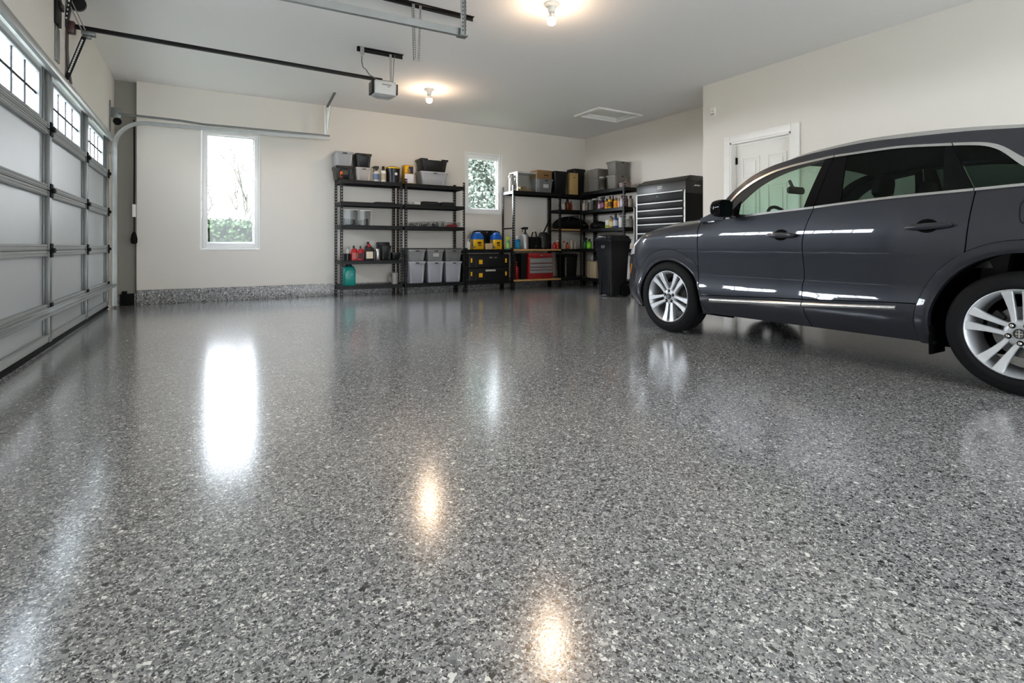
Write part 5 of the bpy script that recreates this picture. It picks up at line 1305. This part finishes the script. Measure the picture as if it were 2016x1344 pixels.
m = MB(); m.box(-dx-.006, -dx-.0006, -.06, .055, 1.92, 1.975); bd = m.build('badge', pmat('b3b3b1', .4), t, True, .002)
m = MB()
for k in range(5): m.box(-dx-.0075, -dx-.0061, -.05+.021*k, -.05+.021*k+.012, 1.935, 1.962)
m.build('badge_lettering', pmat('5b5b5a', .5), bd, False)
m = MB(); m.box(-dx-.004, -dx-.0006, hw-.16, hw-.12, 1.92, 1.935); m.build('small_plate', pmat('4a4a48', .4), t, False)
m = MB(); m.tube([(-.05,-hw,1.93),(-.05,-hw-.028,1.94),(.08,-hw-.028,1.94),(.08,-hw,1.93)], .012, 8); m.build('side_handle', M_CHROME, t)
for sx in (-1, 1):
    for sg in (-1, 1):
        m = MB(); m.lathe([(.06,-.02),(.065,-.012),(.065,.012),(.06,.02)], (sx*(dx-.08), sg*(hw-.12), .066), 20, 'y'); m.box(sx*(dx-.08)-.03, sx*(dx-.08)+.03, sg*(hw-.12)-.03, sg*(hw-.12)+.03, .122, .139); m.build('caster', M_BLACKM, t)
# pale board standing between side unit and chest
t = thing('panel_board', 'narrow pale board standing between the side shelving unit and the black tool chest', 'board', (7.25, 7.60, 0))
m = MB(); m.box(-.05, .05, -.012, .012, 0, 1.62); m.build('board', pmat('aaa69f', .6), t, True, .003)
m = MB(); m.box(-.053, .053, -.0145, .0145, 1.6205, 1.635); m.build('end_cap', pmat('8d8a84', .5), t, False)
# ---- wheeled bin
t = thing('wheeled_bin', 'black wheeled rubbish bin with a domed lid in front of the side shelves', 'bin', (6.27, 7.155, 0)); M_BIN = mat('bin plastic', '0c0d10', .36, spec=.3)
m = MB(); m.rrect_stack([(.02,.175,.165,.03),(.10,.18,.175,.035),(.66,.205,.20,.04),(.80,.212,.205,.04)], n=5, cap1=True); m.build('body', M_BIN, t, True, 0, 2, 50)
m = MB(); m.rrect_stack([(.80,.222,.215,.04),(.955,.232,.225,.04),(.965,.24,.232,.04),(.985,.24,.232,.04)], n=5); m.build('collar', M_BIN, t, True)
m = MB(); m.rrect_stack([(.986,.252,.245,.05),(1.004,.254,.247,.05),(1.010,.235,.23,.05),(1.055,.225,.22,.06),(1.085,.18,.175,.06),(1.095,.12,.12,.06)], n=6); m.build('lid', M_BIN, t, True, 0, 2, 60)
m = MB(); m.box(-.245,-.10,-.11,.11,1.0,1.062); m.build('lid_grip', M_BIN, t, True, .015)
m = MB(); m.tube([(.235,-.17,.93),(.275,-.17,.96),(.275,.17,.96),(.235,.17,.93)], .014, 8); m.build('handle_bar', M_BLACKM, t)
m = MB()
for a in (-.11, .11): m.rrect_stack([(.03,.012,.022,.008),(.66,.012,.022,.008)], (-.193 if False else -.186, a), 3)
m.build('front_rib', M_BIN, t, True)
m = MB(); m.box(-.2285,-.2265,-.06,.04,.85,.90); m.build('serial_plate', pmat('3b3c40', .5), t, False)
m = MB(); m.box(-.2055,-.2035,.02,.10,.70,.707); m.box(-.2052,-.2032,.02,.08,.675,.69); m.build('moulded_text', pmat('777983', .5), t, False)
m = MB(); m.box(-.186,-.178,-.05,.06,.022,.03); m.build('foot_bar', pmat('8a8b8d', .4), t, False)
for sy in (-1, 1):
    m = MB(); m.lathe([(.03,-.02),(.10,-.022),(.105,-.01),(.105,.01),(.10,.022),(.03,.02)], (.135, sy*.19, .105), 22, 'y'); m.build('wheel', M_BLACKM, t)

GROUPS = dict(storage_bin='plastic storage bins on the shelves', bottle='bottles on the shelves', spray_bottle='spray bottles on the shelves', clear_box='clear boxes on the shelves', oil_jug='oil jugs on the fourth shelf',
    garden_sprayer='tank sprayers on the low counter', tool_case='stacked black tool cases', soft_bag='flat black bags', tub='tubs on the corner unit', pump_bottle='pump bottles on the side unit', aerosol_can='spray cans on the shelves',
    glass_jar='glass jars on the side unit', carton='cartons on the shelves')
for o in list(bpy.data.objects):
    k = o.name.split('.')[0]
    if o.parent is None and k in GROUPS and 'label' in o: o['group'] = GROUPS[k]
# ================================================================ OUTSIDE
M_LEAF = mat('hedge leaf', '2c3d1f', .6, vary=.5, spec=.2); M_LEAF2 = mat('conifer leaf', '5d645a', .65, vary=.5, spec=.2)
M_BARK = mat('grey bark', '55514a', .9, vary=.2); M_LAWN = mat('lawn', '4a5534', .95, vary=.3, bump=.5, bscale=80); M_BUD = mat('spring bud', '545a3a', .8, vary=.3)
M_PAVE = mat('pale paving', 'c9c6bd', .9, vary=.1)
m = MB(); m.box(-40, 60, YB+.8, 60, -.30, -.14); o = struct('ground_lawn', m, M_LAWN)
m = MB(); m.box(-30, XD-.3, -20, YB+.8, -.30, -.14); o = struct('ground_drive', m, M_PAVE)
m = MB(); m.box(XD-.3, 40, -20, YR-.3, -.30, -.14); o = struct('ground_yard', m, M_PAVE)
rng = random.Random(11)
def leaf(m, p, s):
    d = Vector((rng.gauss(0,1), rng.gauss(0,1), rng.gauss(0,.8))).normalized(); a = d.orthogonal().normalized()*s*.45; d = d*s; n = d.cross(a).normalized()*s*.12
    p = Vector(p); m.add([tuple(p-d*.5), tuple(p+a-n), tuple(p+d*.5), tuple(p-a-n), tuple(p+n)], [(0,1,4),(1,2,4),(2,3,4),(3,0,4)])
h = thing('hedge', 'clipped green hedge outside the left window', 'hedge', (.2, YB+3.4, -.14))
m = MB()
for i in range(5200): 
    x = rng.uniform(-2.2, 2.4); t_ = rng.random()
    if t_ < .55: y, z = -.42+rng.gauss(0,.05), rng.uniform(.3, 1.52)
    else: y, z = rng.uniform(-.42,.42), 1.52+rng.gauss(0,.045)
    leaf(m, (x, y, z), rng.uniform(.06,.11))
m.build('foliage', M_LEAF, h, False)
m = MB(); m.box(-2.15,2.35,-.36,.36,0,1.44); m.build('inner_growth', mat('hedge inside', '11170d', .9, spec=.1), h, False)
def bare_tree(label, x, y, hgt, seed, lean=0):
    r_ = random.Random(seed); t = thing('bare_tree', label, 'tree', (x, y, -.14)); m = MB(); lf = MB()
    def br(p, d, L, r, k):
        q = p+d*L*.5+Vector((r_.gauss(0,.04),r_.gauss(0,.04),0))*L; e = p+d*L
        m.tube([tuple(p), tuple(q), tuple(e)], [r, r*.8, r*.6], 5 if k > 1 else 7, caps=False)
        if k >= 4:
            for _ in range(4): leaf(lf, e+Vector((r_.gauss(0,.12),r_.gauss(0,.12),r_.gauss(0,.12))), r_.uniform(.03,.06))
            return
        for _ in range(3 if k else 4):
            nd = (d+Vector((r_.gauss(0,.42),r_.gauss(0,.42),r_.gauss(.12,.2)))).normalized(); st = r_.uniform(.45, 1); br(p+(e-p)*st, nd, L*r_.uniform(.55,.75), r*.55, k+1)
    br(Vector((0,0,0)), Vector((lean,0,1)).normalized(), hgt*.42, hgt*.012, 0)
    m.build('branches', M_BARK, t, True); lf.build('buds', M_BUD, t, False); return t
bare_tree('bare spring tree with a leaning trunk at the right side of the window', 1.05, 18.5, 5.2, 4, .03)
bare_tree('slender bare tree farther back behind the hedge, in the left part of the window', -.1, 20.5, 3.9, 9)
bare_tree('low bare bush-like tree between the two taller bare trees', 1.0, 24.5, 3.2, 15)
c = thing('conifer', 'dense pale green conifer filling the view of the small window', 'tree', (7.3, YB+5.2, -.14))
m = MB()
for i in range(9000):
    z = rng.uniform(.3, 5.4); r0 = 1.5*(1-z/5.7)+.12; a = rng.uniform(0, 2*PI); rr = r0*(.55+.45*rng.random()**.5)*(1+.18*math.sin(5*a+z*4)); leaf(m, (rr*math.cos(a), rr*math.sin(a), z), rng.uniform(.07,.16))
m.build('foliage', M_LEAF2, c, False)
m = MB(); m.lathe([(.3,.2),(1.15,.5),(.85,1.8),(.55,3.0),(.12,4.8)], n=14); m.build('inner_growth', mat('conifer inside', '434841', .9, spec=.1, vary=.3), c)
m = MB(); m.tube([(0,0,0),(.03,0,2.5),(0,0,5.2)], [.10,.07,.02], 8); m.build('trunk', M_BARK, c)

# ================================================================ LIGHT AND CAMERA
W = bpy.data.worlds.new('sky'); SC.world = W; W.use_nodes = True; nt = W.node_tree; N = nt.nodes
bg = N['Background']; tc = N.new('ShaderNodeTexCoord'); sp = N.new('ShaderNodeSeparateXYZ'); rp_ = N.new('ShaderNodeValToRGB')
nt.links.new(tc.outputs['Generated'], sp.inputs['Vector']); nt.links.new(sp.outputs['Z'], rp_.inputs['Fac'])
rp_.color_ramp.elements[0].position = .0; rp_.color_ramp.elements[0].color = (.93,.96,1,1); rp_.color_ramp.elements[1].position = .8; rp_.color_ramp.elements[1].color = (.70,.83,1,1)
nt.links.new(rp_.outputs['Color'], bg.inputs['Color']); # the sky is made far brighter on the drive side to light the room
dt = N.new('ShaderNodeVectorMath'); dt.operation = 'DOT_PRODUCT'; dt.inputs[1].default_value = Vector((-.9, .30, .28)).normalized()
nt.links.new(tc.outputs['Generated'], dt.inputs[0])
mr_ = N.new('ShaderNodeMapRange'); mr_.interpolation_type = 'SMOOTHSTEP'; mr_.inputs['From Min'].default_value = .36; mr_.inputs['From Max'].default_value = .90
mr_.inputs['To Min'].default_value = SKY; mr_.inputs['To Max'].default_value = WEST
nt.links.new(dt.outputs['Value'], mr_.inputs['Value']); nt.links.new(mr_.outputs['Result'], bg.inputs['Strength'])
def portal(name, loc, rot, sx, sy):
    l = bpy.data.lights.new(name, 'AREA'); l.shape = 'RECTANGLE'; l.size = sx; l.size_y = sy; l.cycles.is_portal = True
    o = bpy.data.objects.new(name, l); COL.objects.link(o); o.location = loc; o.rotation_euler = rot
portal('sky_portal_rear', ((RX0+RX1)/2, YR-.1, RZ/2), (PI/2, 0, 0), RX1-RX0, RZ)          # faces +Y
portal('sky_portal_door', (XD-.12, (GY0+GY1)/2, (WZ0+WZ1)/2), (PI/2, 0, -PI/2), GY1-GY0-.3, WZ1-WZ0)      # faces +X
for w in (W1, W2): portal('sky_portal_window', ((w[0]+w[1])/2, YB+T, (w[2]+w[3])/2), (-PI/2, 0, 0), w[1]-w[0], w[3]-w[2])
cam = bpy.data.cameras.new('camera'); co_ = bpy.data.objects.new('camera', cam); COL.objects.link(co_)
cam.sensor_width = 36; cam.sensor_fit = 'HORIZONTAL'; cam.lens = 36*F_PX/2016
cam.shift_x = 0; cam.shift_y = -(672-HY)/2016; cam.clip_start = .05; cam.clip_end = 300
co_.location = (0, 0, CAM_H); co_.rotation_euler = (PI/2, 0, -YAW); SC.camera = co_
vs = SC.view_settings; vs.view_transform = 'Standard'; vs.look = 'None'; vs.exposure = EXPO; vs.gamma = 1; vs.use_curve_mapping = False
